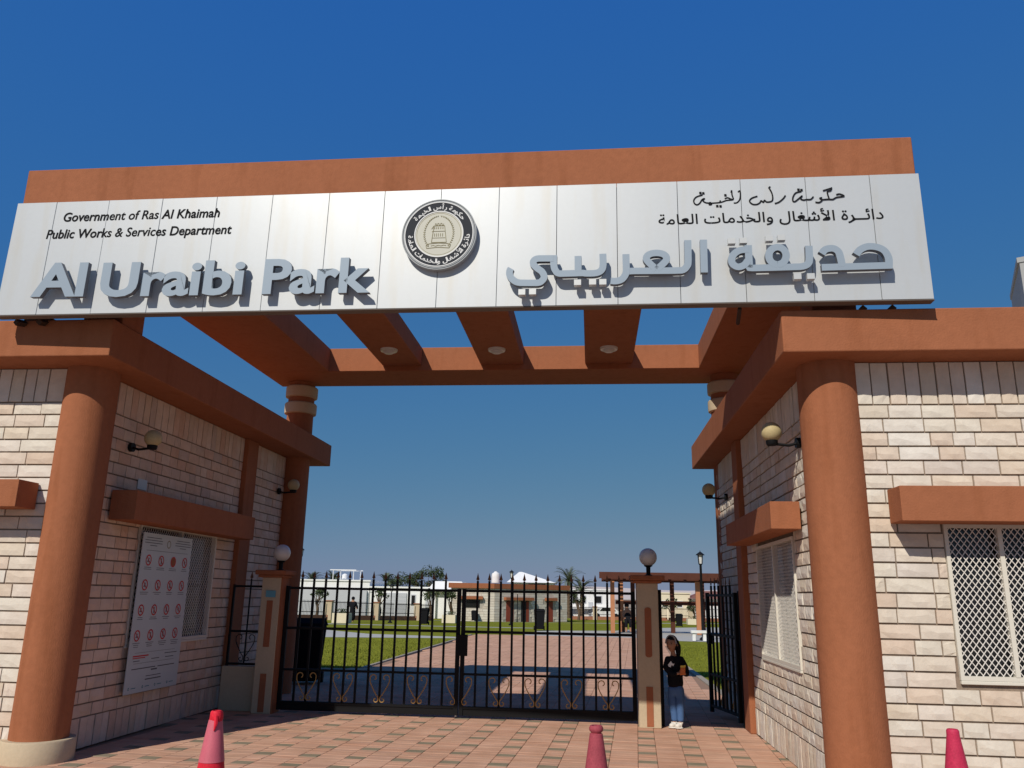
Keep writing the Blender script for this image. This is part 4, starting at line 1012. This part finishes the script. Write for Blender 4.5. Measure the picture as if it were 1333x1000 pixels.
# white printed mark on the chest
b = MB(); mk = [(-.075, .80), (-.055, .825), (-.045, .805), (-.03, .79), (-.012, .795), (-.02, .775), (-.03, .76), (-.04, .775), (-.05, .77), (-.06, .748), (-.085, .755), (-.095, .775), (-.085, .79)]
n = len(mk); b.add([g(x - .008, -.094, z) for x, z in mk] + [g(x - .008, -.085, z) for x, z in mk], [tuple(range(n)), tuple(range(2 * n - 1, n - 1, -1))] + [(i, (i + 1) % n, n + (i + 1) % n, n + i) for i in range(n)]); b.build('chest_print', M['white'], G)
t = thing('snack_packet', 'orange and yellow snack packet held in the girl\'s folded arms', 'packet', g(.07, -.15, .68))
b = MB(); PX = [(.040, .66), (.105, .668), (.112, .755), (.048, .748)]; b.hexa([g(PX[0][0], -.172, PX[0][1]), g(PX[1][0], -.168, PX[1][1]), g(PX[1][0], -.142, PX[1][1]), g(PX[0][0], -.142, PX[0][1]), g(PX[3][0], -.160, PX[3][1]), g(PX[2][0], -.158, PX[2][1]), g(PX[2][0], -.150, PX[2][1]), g(PX[3][0], -.150, PX[3][1])]); b.build('packet', M['orange'], t, .008, seg=2)
b = MB(); b.hexa([g(.050, -.161, .748), g(.113, -.159, .756), g(.113, -.149, .756), g(.050, -.149, .748), g(.047, -.157, .775), g(.117, -.156, .783), g(.117, -.152, .783), g(.047, -.152, .775)]); b.build('packet_top', M['yellow'], t)

# ------------------------------------------------------------------ park behind the gate
def wheelie(x, y, h, label, rz=0, name='wheelie_bin'):
    t = thing(name, label, 'bin', (x, y, tz(y)), 'black wheelie bins', rz); ORG[t.name] = Vector((0, 0, 0)); k = h / 1.08
    w0, w1, d0, d1 = .22 * k, .28 * k, .24 * k, .33 * k
    MB().hexa([(-w0, -d0, .06), (w0, -d0, .06), (w0, d0, .06), (-w0, d0, .06), (-w1, -d1, .95 * k), (w1, -d1, .95 * k), (w1, d1, .95 * k), (-w1, d1, .95 * k)]).build('bin_body', M['bin'], t, .015)
    MB().hexa([(-w1 - .02, -d1 - .03, .952 * k), (w1 + .02, -d1 - .03, .952 * k), (w1 + .02, d1 + .05, .952 * k), (-w1 - .02, d1 + .05, .952 * k), (-w1, -d1, 1.01 * k), (w1, -d1, 1.01 * k), (w1 * .9, d1, 1.08 * k), (-w1 * .9, d1, 1.08 * k)]).build('lid', M['bin'], t, .01)
    for s_ in (-1, 1):
        b = MB(); b.tube([(s_ * w0 * 1.05, d0, .1), (s_ * w0 * 1.3, d0, .1)], .1, 14); b.build('wheel', M['black'], t)
    return t
wheelie(-5.22, 15.2, 1.14, 'large black wheelie bin just inside the gate on the left', .2)
wheelie(-2.6, 41.7, 1.02, 'black wheelie bin standing on the end of the plaza', .1)
wheelie(-10.3, 51.2, 1.0, 'black wheelie bin on the left lawn path', 0)
wheelie(-11.9, 84.6, 1.05, 'black wheelie bin by the left wall of the toilet block', 0)
wheelie(-3.0, 93.0, 1.1, 'black wheelie bin by the right end of the toilet block', 0)
wheelie(7.2, 71, 1.05, 'black wheelie bin beyond the pergola path', 0)
def lamp_post(x, y, h, label, r=.05):
    z = tz(y); t = thing('lamp_post', label, 'lamp post', (x, y, z), 'black lantern posts in the park')
    MB().lathe((x, y, z), [(.16, 0), (.16, .05), (.07, .12), (r * 1.2, .5), (r, .55), (r, h - .55), (r * 1.8, h - .5)], 14).build('pole', M['black'], t, smooth=True)
    b = MB()
    for a in range(4):
        ax, ay = math.cos(PI / 4 + a * PI / 2), math.sin(PI / 4 + a * PI / 2); b.bar((x + ax * .09, y + ay * .09, z + h - .5), (x + ax * .13, y + ay * .13, z + h - .13), .02, .02)
    b.build('lantern_frame', M['black'], t); MB().lathe((x, y, z), [(.07, h - .49), (.10, h - .14)], 12).build('lantern_glass', M['globeW'], t)
    MB().lathe((x, y, z), [(.19, h - .14), (.17, h - .11), (.07, h - .03), (.02, h), (.005, h + .06)], 14).build('lantern_roof', M['black'], t)
lamp_post(4.55, 35.4, 3.55, 'black lantern post right of the girl, rising in front of the pergola')
lamp_post(-5.6, 58.1, 3.70, 'black lantern post in front of the toilet block')
lamp_post(-13.8, 56.8, 2.6, 'short black lantern post on the left lawn', .035)
lamp_post(-16.4, 45.5, 4.15, 'black lantern post seen behind the left rear column')
t = thing('lamp_post', 'thin plain pole beside the toilet block doors', 'lamp post', (-8, 84.4, -.9)); MB().lathe((-7.5, 84.4, tz(84.4)), [(.12, 0), (.05, .1), (.045, 2.7)], 10).build('pole', M['black'], t)
# planters of cast concrete with a little greenery
def planter(x, y, wd, label):
    z = tz(y); t = thing('planter', label, 'planter', (x, y, z), 'square concrete planters on the lawn'); q = wd / 2
    b = MB(); b.box(x - q, x + q, y - q, y - q + .1, z, z + .6); b.box(x - q, x + q, y + q - .1, y + q, z, z + .6); b.box(x - q, x - q + .1, y - q + .1, y + q - .1, z, z + .6); b.box(x + q - .1, x + q, y - q + .1, y + q - .1, z, z + .6); b.build('trough', M['creamwall'], t)
    MB().box(x - q + .1, x + q - .1, y - q + .1, y + q - .1, z + .4, z + .52).build('soil', M['bark'], t)
    b = MB(); rr = random.Random(int(x * 10))
    for i in range(160):
        a, r_ = rr.uniform(0, 2 * PI), rr.uniform(0, q * .9); leafq(b, Vector((x + r_ * math.cos(a), y + r_ * math.sin(a), z + .55 + rr.uniform(0, .3))), .12, rr)
    b.build('foliage', M['leaf'], t)
def leafq(b, c, s, rr):
    n = Vector((rr.gauss(0, 1), rr.gauss(0, 1), rr.gauss(0, .8) + .3)).normalized(); u = n.orthogonal().normalized(); v = n.cross(u); a = rr.uniform(0, 6.3)
    u, v = u * math.cos(a) + v * math.sin(a), v * math.cos(a) - u * math.sin(a)
    b.add([c - u * s * .5, c + v * s * .22, c + u * s * .5, c - v * s * .22], [(0, 1, 2, 3)])
planter(-15.9, 52.5, 1.0, 'concrete planter left of the person in black'); planter(-11.0, 64.6, 1.05, 'concrete planter in front of the fence near the gate middle'); planter(10.9, 92, 1.5, 'wide concrete planter seen beyond the side gate')
# boundary fence: red brick base, beige pillars, black bars
def boundary(P0, P1, label, npil, pil0):
    P0 = Vector(P0); P1 = Vector(P1); L_ = (P1 - P0).length; d = (P1 - P0) / L_; n = Vector((-d.y, d.x)); z0 = lambda q: tz(q.y)
    t = thing('boundary_fence', label, 'fence', (P0.x, P0.y, z0(P0)))
    for i in range(int(L_ // 3)):
        q0 = P0 + d * (i * 3 + .2); q1 = P0 + d * (i * 3 + 3); 
        zl, zh = z0(q0), z0(q1); c = [q0 - n * .12, q1 - n * .12, q1 + n * .12, q0 + n * .12]; zz = [zl, zh, zh, zl]
        MB().hexa([(p.x, p.y, z - .1) for p, z in zip(c, zz)] + [(p.x, p.y, z + .38) for p, z in zip(c, zz)]).build('base_wall', M['brickred'], t)
        b = MB()
        for h in (.62, 1.42): b.bar((q0.x, q0.y, zl + h), (q1.x, q1.y, zh + h), .04, .04)
        b.build('rail', M['black'], t)
        b = MB()
        for k in range(18):
            u = (k + .5) / 18; p = q0.lerp(q1, u); z = zl + (zh - zl) * u; b.bar((p.x, p.y, z + .38), (p.x, p.y, z + 1.55), .022, .022)
        o = b.build('fence_bars', M['black'], t); o['kind'] = 'stuff'
    for i in range(npil):
        p = P0 + d * (pil0 + i * 6); z = z0(p)
        o = MB().box(p.x - .27, p.x + .27, p.y - .27, p.y + .27, z - .05, z + 1.5).build('pillar', M['beige'], t)
        MB().box(p.x - .34, p.x + .34, p.y - .34, p.y + .34, z + 1.5, z + 1.58).build('cap', M['brickred'], o)
boundary((-30, 52), (-15.2, 82.5), 'black bar fence on a red brick base behind the left lawn', 5, 6.5)
boundary((-2.6, 103.5), (27, 108.5), 'black bar fence on a red brick base behind the pergola', 5, 3)
# toilet block
TB = thing('toilet_block', 'low stone clad toilet block with terracotta roof band and red doors', 'building', (-8, 87, -1))
tc0, tr, tl_ = Vector((-9.98, 85.6)), Vector((-2.75, 92.6)), Vector((-14.4, 84.9))
zb = -1.0; zt_ = 2.35
d1 = (tr - tc0).normalized(); n1 = Vector((d1.y, -d1.x)); L1_ = (tr - tc0).length
d2 = (tl_ - tc0).normalized(); L2_ = (tl_ - tc0).length; back1 = tr - n1 * 6; back2 = tl_ + Vector((.5, 8))
poly = [tc0, tr, back1, back2, tl_]
def prism(poly, z0, z1): 
    b = MB(); n = len(poly); b.add([(p.x, p.y, z0) for p in poly] + [(p.x, p.y, z1) for p in poly], [tuple(range(n - 1, -1, -1)), tuple(range(n, 2 * n))] + [(i, (i + 1) % n, n + (i + 1) % n, n + i) for i in range(n)]); return b
prism(poly, zb, zt_).build('wall', M['tbjoint'], TB)
cen = sum(poly, Vector((0, 0))) / 5
prism([cen + (p - cen) * 1.05 for p in poly], zt_, zt_ + .5).build('roof_band', M['stuccof'], TB)
def on1(a, off, z): p = tc0 + d1 * a + n1 * off; return (p.x, p.y, z)
n2 = Vector((-d2.y, d2.x)); n2 = n2 if n2.y < 0 else -n2
def on2(a, off, z): p = tc0 + d2 * a + n2 * off; return (p.x, p.y, z)
def slab(b, on, a0, a1, o0, o1, z0, z1): return b.hexa([on(a0, o1, z0), on(a1, o1, z0), on(a1, o0, z0), on(a0, o0, z0), on(a0, o1, z1), on(a1, o1, z1), on(a1, o0, z1), on(a0, o0, z1)])
doors = [(1.55, 2.55), (3.55, 4.6), (7.1, 8.0)]
b = MB(); rr = random.Random(9)
for on, Lw, ops in ((on1, L1_, [(a, c, zb, 1.15) for a, c in doors]), (on2, L2_, [(1.5, 3.3, .4, 1.2)])):
    for r in range(13):
        z0 = zb + r * .257; a = 0
        while a < Lw - .05:
            l = rr.choice((.45, .6, .75)); c = min(a + l, Lw)
            if not any(a < o[1] and c > o[0] and z0 < o[3] and z0 + .25 > o[2] for o in ops): slab(b, on, a + .008, c - .008, -.02, .03 + rr.uniform(0, .012), z0 + .012, z0 + .248)
            a = c
o = b.build('stone_cladding', M['creamstone'], TB); o['kind'] = 'stuff'
for i, (a, c) in enumerate(doors):
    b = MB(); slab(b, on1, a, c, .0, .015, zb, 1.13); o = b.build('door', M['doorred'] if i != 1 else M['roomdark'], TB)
    if i == 1: b = MB(); slab(b, on1, c - .35, c, .016, .03, zb, 1.13); b.build('open_leaf', M['doorred'], o)
    b = MB(); slab(b, on1, a, c, .016, .05, 1.08, 1.13); b.build('lintel', M['rust'], o)
for on, a, c, z in ((on1, 1.2, 5.0, 1.2), (on1, 6.8, 8.3, 1.2), (on2, 1.2, 3.6, 1.25)):
    b = MB(); slab(b, on, a, c, .04, .45, z, z + .3); b.build('door_hood' if on is on1 else 'window_hood', M['stuccof'], TB)
b = MB(); slab(b, on2, 1.5, 3.3, .0, .02, .4, 1.2); b.build('window', M['glass'], TB)
# rooftop tank
t = thing('water_tank', 'white cylindrical water tank standing on the toilet block roof', 'water tank', (-10.2, 90, 3.0)); MB().lathe((-10.4, 90, 2.98), [(.46, 0), (.47, .2), (.45, .4), (.47, .6), (.45, .85), (.40, 1.0), (.18, 1.12), (.17, 1.2), (.05, 1.22)], 24).build('tank', M['whitewall'], t, smooth=True)
# white houses beyond
def house(name, label, x0, x1, y0, y1, z1, m, wins=(), parapet=True, cat='house', group='houses beyond the park fence'):
    t = thing(name, label, cat, ((x0 + x1) / 2, y0, -1), group)
    MB().box(x0, x1, y0, y1, -1.05, z1).build('wall', M[m], t)
    if parapet: MB().box(x0 - .12, x1 + .12, y0 - .12, y1, z1, z1 + .18).build('parapet', M[m], t)
    for (a, b_, za, zb_) in wins:
        o = MB().box(a, b_, y0 - .06, y0 - .005, za, zb_).build('window', M['whitewall'] if m != 'whitewall' else M['greywall'], t); MB().box(a + .1, b_ - .1, y0 - .075, y0 - .062, za + .1, zb_ - .1).build('pane', M['glass'], o)
    return t
t = house('flat_roofed_house', 'long white flat roofed house with a pipe frame on its roof', -38, -26, 96, 104, 2.98, 'whitewall', [(-36.2, -35, .6, 1.5), (-33.2, -31.6, .5, 1.3)])
MB().box(-38.1, -26.2, 95.6, 95.94, -1, 1.95).build('grey_panelling', M['greywall'], t)
b = MB()
for a in (-30.8, -28.3):
    for yy in (97, 100): b.tube([(a, yy, 3.16), (a, yy, 4.3)], .05, 6)
b.tube([(-31.2, 97, 4.3), (-28, 97, 4.3)], .06, 6); b.tube([(-31.2, 100, 4.3), (-28, 100, 4.3)], .06, 6); b.tube([(-30.8, 97, 4.3), (-30.8, 100, 4.3)], .05, 6); b.tube([(-28.3, 97, 4.3), (-28.3, 100, 4.3)], .05, 6)
b.build('pipe_frame', M['whitewall'], t); MB().lathe((-29.8, 98.5, 3.16), [(.35, 0), (.35, .6), (.1, .75)], 14).build('roof_tank', M['whitewall'], t)
t = house('villa', 'white villa with a grey garage door and an arched window behind the fence', -25.9, -17.8, 96, 105, 2.3, 'whitewall', [(-21, -20.4, .4, 1.6)])
o = MB().box(-24, -21.5, 95.88, 95.99, -1, 1.75).build('garage_door', M['greywall'], t)
for k in range(6): MB().box(-24, -21.5, 95.86, 95.878, -.95 + k * .45, -.57 + k * .45).build('slat', M['greywall'], o)
MB().box(-19.2, -17.8, 94.5, 105, -1, 2.0).build('side_wing', M['whitewall'], t)
b = MB(); n = 12; pts = [(-.45, .2), (.45, .2)] + [(.45 * math.cos(PI * i / n), 1.2 + .45 * math.sin(PI * i / n)) for i in range(n + 1)]; k = len(pts); b.add([(-18.5 + x, 94.44, z) for x, z in pts] + [(-18.5 + x, 94.49, z) for x, z in pts], [tuple(range(k)), tuple(range(2 * k - 1, k - 1, -1))] + [(i, (i + 1) % k, k + (i + 1) % k, k + i) for i in range(k)]); b.build('arched_window', M['greywall'], t)
b = MB(); b.hexa([(-18.8, 94.2, 2.02), (-14.0, 94.2, 2.02), (-14.0, 101, 2.02), (-18.8, 101, 2.02), (-18.2, 95.5, 3.15), (-15, 95.5, 3.15), (-15, 99, 3.15), (-18.2, 99, 3.15)]); b.build('sloping_roof', M['whitewall'], t)
MB().box(-17.8, -13.4, 95, 104, -1, 2.0).build('front_wing', M['whitewall'], t)
t = house('tent_roofed_house', 'white house with a low pyramid roof behind the toilet block', -10.5, -5.0, 108, 114, 3.35, 'whitewall', [(-8.3, -5.9, 2.85, 3.3)], False)
b = MB(); b.hexa([(-11, 107.5, 3.36), (-4.6, 107.5, 3.36), (-4.6, 114.5, 3.36), (-11, 114.5, 3.36), (-9.6, 110, 4.75), (-9.2, 110, 4.75), (-9.2, 111, 4.75), (-9.6, 111, 4.75)]); b.build('pyramid_roof', M['whitewall'], t)
t = house('villa', 'white villa seen between the palms and the pergola', -3.5, 2.6, 118, 126, 2.6, 'whitewall', [(-2.8, -2.2, .8, 1.9), (-1.4, -.8, .8, 1.9), (.4, 1.4, .8, 1.9)])
MB().box(-3.2, 2.3, 117.2, 117.9, .1, .25).build('balcony', M['whitewall'], t); MB().box(-.5, .1, 117.9, 117.99, -1, 1.0).build('door', M['greywall'], t)
t = house('villa', 'cream villa under a brown hipped roof right of the girl', 8.5, 13.2, 115, 124, 2.3, 'creamwall', [(9.4, 10.2, .5, 1.4), (11.4, 12.2, .5, 1.4)])
t = house('villa', 'white villa with a brown hipped roof just left of the side gate', 13.4, 19, 114, 122, 1.7, 'whitewall', [(14.4, 15.4, .2, 1.2)], False)
b = MB(); b.hexa([(12.9, 113.4, 1.72), (19.5, 113.4, 1.72), (19.5, 122.5, 1.72), (12.9, 122.5, 1.72), (15.3, 117, 2.75), (17, 117, 2.75), (17, 119, 2.75), (15.3, 119, 2.75)]); b.build('hipped_roof', M['rooft'], t)
# trees
def bushy(name, label, x, y, h, cr, hz, seed, n=900, base=.35, group=None, m='leaf'):
    z = tz(y); t = thing(name, label, 'tree', (x, y, z), group); rr = random.Random(seed)
    b = MB(); b.tube([(x, y, z), (x + .1, y, z + h * .3), (x - .05, y, z + h * .6)], [.16, .12, .06], 8)
    cl = []
    for i in range(9):
        a = rr.uniform(0, 2 * PI); r_ = cr * rr.uniform(.2, .75); c = Vector((x + r_ * math.cos(a), y + r_ * math.sin(a), z + h * rr.uniform(base + .15, .9))); cl.append((c, cr * rr.uniform(.3, .5)))
        b.tube([(x, y, z + h * rr.uniform(.25, .5)), tuple(c)], [.06, .02], 5)
    b.build('trunk', M['bark'], t)
    b = MB()
    for i in range(n):
        c, r_ = rr.choice(cl); v = Vector((rr.gauss(0, 1), rr.gauss(0, 1), rr.gauss(0, 1))).normalized() * r_ * rr.random() ** .4; v.z *= hz
        leafq(b, c + v, rr.uniform(.18, .38), rr)
    b.build('crown', M[m], t)
G2 = 'trees behind the white houses'
bushy('leafy_tree', 'dark bushy tree rising behind the villa, tallest in the group', -22, 112, 6.6, 2.2, .8, 1, 1500, group=G2)
bushy('leafy_tree', 'dark spreading tree behind the villa roof, left half of the group', -27, 112, 6.0, 2.4, .8, 2, 1500, group=G2)
bushy('leafy_tree', 'small dark tree closing the gap between the villa trees', -24.6, 114, 6.0, 1.8, .7, 7, 900, group=G2)
bushy('young_tree', 'thin young tree in front of the long white house', -24.8, 74, 2.9, .9, .7, 3, 180, .5)
bushy('young_tree', 'thin young tree beside the fence pillar by the villa', -16.2, 83.4, 3.1, 1.1, .7, 4, 220, .5)
bushy('young_tree', 'thin young tree against the villa garage', -19.3, 75, 3.0, .9, .7, 5, 160, .5)
bushy('young_tree', 'thin young tree left of the toilet block', -13.6, 80.5, 3.0, 1.2, .7, 6, 240, .5)
bushy('young_tree', 'low shrubby tree beside the toilet block right corner', -1.6, 100, 3.4, .9, .7, 8, 260, .4)
bushy('young_tree', 'small tree in front of the cream villa', 9.6, 104, 3.0, 1.1, .7, 9, 260, .4)
bushy('young_tree', 'white trunked small tree left of the side gate', 12.2, 103, 2.6, 1.2, .7, 10, 300, .4)
def palm(x, y, h, r_, label, seed, nf=34):
    z = tz(y); t = thing('date_palm', label, 'palm', (x, y, z), 'date palms beyond the park'); rr = random.Random(seed)
    pr = []; k = 24
    for i in range(k): pr.append((.24 + .03 * (i % 2) - .05 * i / k, h * i / (k - 1)))
    MB().lathe((x, y, z), pr, 12).build('trunk', M['bark'], t)
    for i in range(nf):
        a = rr.uniform(0, 2 * PI); el = rr.uniform(-.35, 1.35); b = MB(); pts = []; L_ = r_ * rr.uniform(.8, 1.1)
        for q in range(9):
            s_ = q / 8; e2 = el - s_ * s_ * 1.2; 
            p = (pts[-1] + Vector((math.cos(a) * math.cos(e2), math.sin(a) * math.cos(e2), math.sin(e2))) * L_ / 8) if pts else Vector((x, y, z + h))
            pts.append(p)
        b.tube(pts, [.03 - .003 * q for q in range(9)], 3)
        for q in range(1, 9):
            t_ = (pts[q] - pts[q - 1]).normalized(); sd_ = t_.cross(Vector((0, 0, 1))).normalized()
            for f in (0, .5):
                p = pts[q - 1].lerp(pts[q], f)
                for s_ in (-1, 1):
                    e = p + (sd_ * s_ * .6 + t_ * .6 + Vector((0, 0, .12))) * .55 * (1 - .5 * abs(q / 8 - .5)); u = t_ * .06
                    b.add([p - u, p + u, e], [(0, 1, 2)])
        b.build('frond', M['leafp'], t)
palm(-3.05, 110, 4.7, 2.5, 'taller date palm right of the toilet block', 1); palm(-1.35, 110.5, 3.5, 2.2, 'shorter date palm between the taller palm and the pergola', 2, 28)
palm(-36.5, 106, 4.0, 1.9, 'date palm behind the left end of the long white house', 3, 26); palm(-33.8, 106.5, 4.3, 1.7, 'date palm rising over the long white house roof', 4, 26)
palm(-26.9, 107, 4.2, 1.7, 'date palm left of the villa trees', 5, 22)
# pergola
PG = thing('pergola', 'timber pergola with orange and brown posts right of the plaza', 'pergola', (1, 40.5, 0))
posts = [(.98, 40.5, 'woodo'), (1.45, 42.0, 'woodo'), (1.95, 40.5, 'wood'), (2.45, 43.5, 'wood'), (3.95, 42.0, 'wood'), (5.0, 40.4, 'woodo'), (5.6, 43.4, 'wood'), (7.2, 40.4, 'wood')]
for x, y, m in posts: MB().box(x - .1, x + .1, y - .1, y + .1, tz(y), 2.42).build('post', M[m], PG)
for y in (40.5, 43.5): MB().box(.5, 9, y - .06, y + .06, 2.42, 2.62).build('main_beam', M['wood'], PG)
for i in range(12):
    x = .75 + i * .72; MB().box(x - .05, x + .05, 39.9, 44.1, 2.622, 2.72).build('rafter', M['wood'], PG)
MB().box(.35, 9.1, 39.7, 39.82, 2.50, 2.80).build('fascia_board', M['wood'], PG)
for i in range(24): MB().box(.4, 9.1, 39.85 + i * .18, 39.93 + i * .18, 2.722, 2.76).build('roof_slat', M['wood'], PG)
MB().box(1.2, 8.6, 43.2, 43.3, 1.3, 1.5).build('cross_rail', M['wood'], PG)
t = thing('bench', 'small bench under the pergola', 'bench', (1.9, 41.8, 0)); MB().box(1.45, 2.4, 41.65, 42.1, .40, .46).build('seat', M['wood'], t)
for a in (1.5, 2.25): MB().box(a, a + .1, 41.7, 42.05, 0, .40).build('leg', M['wood'], t)
t = thing('bench', 'low white concrete bench beside the plaza path', 'bench', (4.2, 34.5, 0)); MB().box(3.95, 4.6, 34.4, 34.75, .30, .40).build('seat', M['whitewall'], t)
for a in (4.0, 4.42): MB().box(a, a + .12, 34.45, 34.7, 0, .30).build('leg', M['whitewall'], t)
# person sitting under the pergola and person in a black robe
S = thing('person', 'person in dark clothes sitting on the bench under the pergola', 'person', (1.75, 41.8, 0))
s = lambda x, y, z: (1.75 + x, 41.8 + y, z)
P_, E_, R_ = [s(0, 0, .56), s(0, .02, .75), s(-.02, 0, .95), s(-.04, -.02, 1.1), s(-.05, -.04, 1.22)], [(0, 1), (1, 2), (2, 3), (3, 4)], [.16, .15, .16, .06, .10]
for q in (-.1, .1): chain(P_, E_, R_, 0, [s(q, -.25, .55), s(q, -.45, .5), s(q, -.47, .08), s(q, -.6, .05)], [.09, .07, .05, .04])
for q in (-.2, .2): chain(P_, E_, R_, 2, [s(q, 0, .93), s(q * 1.1, -.08, .72), s(q * .6, -.28, .62)], [.06, .05, .035])
skin_mesh('body', P_, E_, R_, M['skin'], S)
P_, E_, R_ = [s(0, 0, .56), s(0, .02, .75), s(-.02, 0, .97)], [(0, 1), (1, 2)], [.19, .18, .18]
for q in (-.1, .1): chain(P_, E_, R_, 0, [s(q, -.25, .55), s(q, -.45, .5), s(q, -.47, .2)], [.11, .09, .07])
skin_mesh('dark_clothes', P_, E_, R_, M['cloth'], S); b = MB(); b.sphere(s(-.045, -.01, 1.26), .115, 12, 8); b.build('hair', M['hair'], S)
zz = tz(56.5); A = thing('person', 'person in a long black robe walking past the planter', 'person', (-16.4, 56.5, zz))
s = lambda x, y, z: (-16.4 + x, 56.5 + y, z + zz)
P_, E_, R_ = [s(0, 0, .85), s(0, 0, 1.1), s(0, 0, 1.32), s(0, 0, 1.44), s(0, 0, 1.56)], [(0, 1), (1, 2), (2, 3), (3, 4)], [.13, .12, .15, .05, .10]
for q in (-.08, .08): chain(P_, E_, R_, 0, [s(q, 0, .5), s(q, .02, .08), s(q, -.1, .04)], [.08, .05, .04])
for q in (-.18, .18): chain(P_, E_, R_, 2, [s(q, 0, 1.3), s(q * 1.3, .03, 1.05), s(q * 1.8, -.1, .85)], [.06, .05, .03])
skin_mesh('body', P_, E_, R_, M['skin'], A)
P_, E_, R_ = [s(0, 0, .06), s(0, 0, .5), s(0, 0, .95), s(0, 0, 1.3), s(0, 0, 1.42)], [(0, 1), (1, 2), (2, 3), (3, 4)], [.26, .22, .19, .19, .09]
for q in (-.2, .2): chain(P_, E_, R_, 3, [s(q, 0, 1.28), s(q * 1.4, .03, 1.05), s(q * 1.8, -.08, .88)], [.09, .08, .06])
skin_mesh('robe', P_, E_, R_, M['cloth'], A); b = MB(); b.sphere(s(0, .01, 1.58), .125, 12, 8); b.build('head_scarf', M['cloth'], A)
# parked car beyond the fence
t = thing('parked_car', 'white car parked beyond the fence between palms and pergola', 'car', (1.0, 111, -1))
b = MB(); z = -1.0; x0, x1 = -.1, 3.9
prof = [(0, .35), (.05, .75), (.9, .9), (1.35, 1.4), (2.9, 1.42), (3.5, .95), (4.0, .85), (4.05, .4)]; n = len(prof)
b.add([(x0 + x, 110.2, z + q) for x, q in prof] + [(x0 + x, 111.9, z + q) for x, q in prof], [tuple(range(n)), tuple(range(2 * n - 1, n - 1, -1))] + [(i, (i + 1) % n, n + (i + 1) % n, n + i) for i in range(n)]); b.build('body', M['whitewall'], t)
b = MB(); b.hexa([(x0 + 1.1, 110.17, z + .95), (x0 + 3.2, 110.17, z + .95), (x0 + 3.2, 110.19, z + .95), (x0 + 1.1, 110.19, z + .95), (x0 + 1.45, 110.17, z + 1.32), (x0 + 2.85, 110.17, z + 1.32), (x0 + 2.85, 110.19, z + 1.32), (x0 + 1.45, 110.19, z + 1.32)]); b.build('side_window', M['glass'], t)
for a in (.8, 3.2): b = MB(); b.tube([(x0 + a, 110.12, z + .33), (x0 + a, 110.35, z + .33)], .33, 16); b.build('wheel', M['black'], t)
# grass tufts along the nearer lawns
b = MB(); rr = random.Random(21)
for i in range(14000):
    if i % 3: x, y = rr.uniform(-12, -5.2), 18.65 + 12 * rr.random() ** 1.6
    else: y = 13.3 + 18 * rr.random() ** 1.4; x = rr.uniform(2.42, 4.5) + max(0, y - 22) * .065
    a = rr.uniform(0, PI); h = rr.uniform(.025, .06); dx, dy = math.cos(a) * .012, math.sin(a) * .012
    b.add([(x - dx, y - dy, -.022), (x + dx, y + dy, -.022), (x + rr.uniform(-.02, .02), y + rr.uniform(-.02, .02), -.022 + h)], [(0, 1, 2)])
o = b.build('grass', M['blade']); tag(o, 'short green grass blades on the nearer lawns', 'grass', kind='stuff')
# far tower at the right
t = thing('tower_block', 'tall pale apartment tower with stacked balconies at the right edge', 'tower', (95, 150, -1))
TX, TY, TH = 80.6, 150, 64
b = MB(); b.hexa([(TX, TY, -1), (TX + 26, TY - 14, -1), (TX + 36, TY + 6, -1), (TX + 8, TY + 20, -1), (TX, TY, TH), (TX + 26, TY - 14, TH), (TX + 36, TY + 6, TH), (TX + 8, TY + 20, TH)]); b.build('wall', M['tower'], t)
b = MB(); b.hexa([(TX - .4, TY, TH), (TX + 26, TY - 14.5, TH), (TX + 36.4, TY + 6, TH), (TX + 8, TY + 20.4, TH), (TX - .4, TY, TH + 1), (TX + 26, TY - 14.5, TH + 1), (TX + 36.4, TY + 6, TH + 1), (TX + 8, TY + 20.4, TH + 1)]); b.build('parapet', M['tower'], t)
dv = Vector((26, -14, 0)).normalized(); nv = Vector((dv.y, -dv.x, 0)); 
if nv.y > 0: nv = -nv
for k in range(18):
    z = TH - 5.2 - k * 3.1
    for a in (1.6, 12, 18):
        P = Vector((TX, TY, z)) + dv * a; q = [P + nv * .03, P + dv * 1.9 + nv * .03, P + dv * 1.9 - nv * .2, P - nv * .2]
        o = MB().hexa([tuple(v) for v in q] + [tuple(v + Vector((0, 0, 1.7))) for v in q]).build('window', M['towerd'], t)
        q = [P - dv * .3 + nv * 1.0, P + dv * 2.2 + nv * 1.0, P + dv * 2.2 + nv * .02, P - dv * .3 + nv * .02]
        if a < 2: MB().hexa([tuple(v - Vector((0, 0, .3))) for v in q] + [tuple(v + Vector((0, 0, .1))) for v in q]).build('balcony', M['whitewall'], o)
# far hills
b = MB(); n = 60; rr = random.Random(4); pts = []
for i in range(n + 1):
    a = math.radians(-40 + 90 * i / n); h = 14 + 26 * max(0, noise.noise(Vector((i * .13, 3.1, 0))) + .35); h *= .35 if i < 22 else 1
    pts.append((2200 * math.sin(a), 2200 * math.cos(a), h))
vs = [(x, y, -30) for x, y, h in pts] + [(x * 1.02, y * 1.02, h) for x, y, h in pts] + [(x * 1.15, y * 1.15, -30) for x, y, h in pts]; m_ = n + 1
b.add(vs, [(i, i + 1, m_ + i + 1, m_ + i) for i in range(n)] + [(m_ + i, m_ + i + 1, 2 * m_ + i + 1, 2 * m_ + i) for i in range(n)])
tag(b.build('hills', M['hill']), kind='structure')
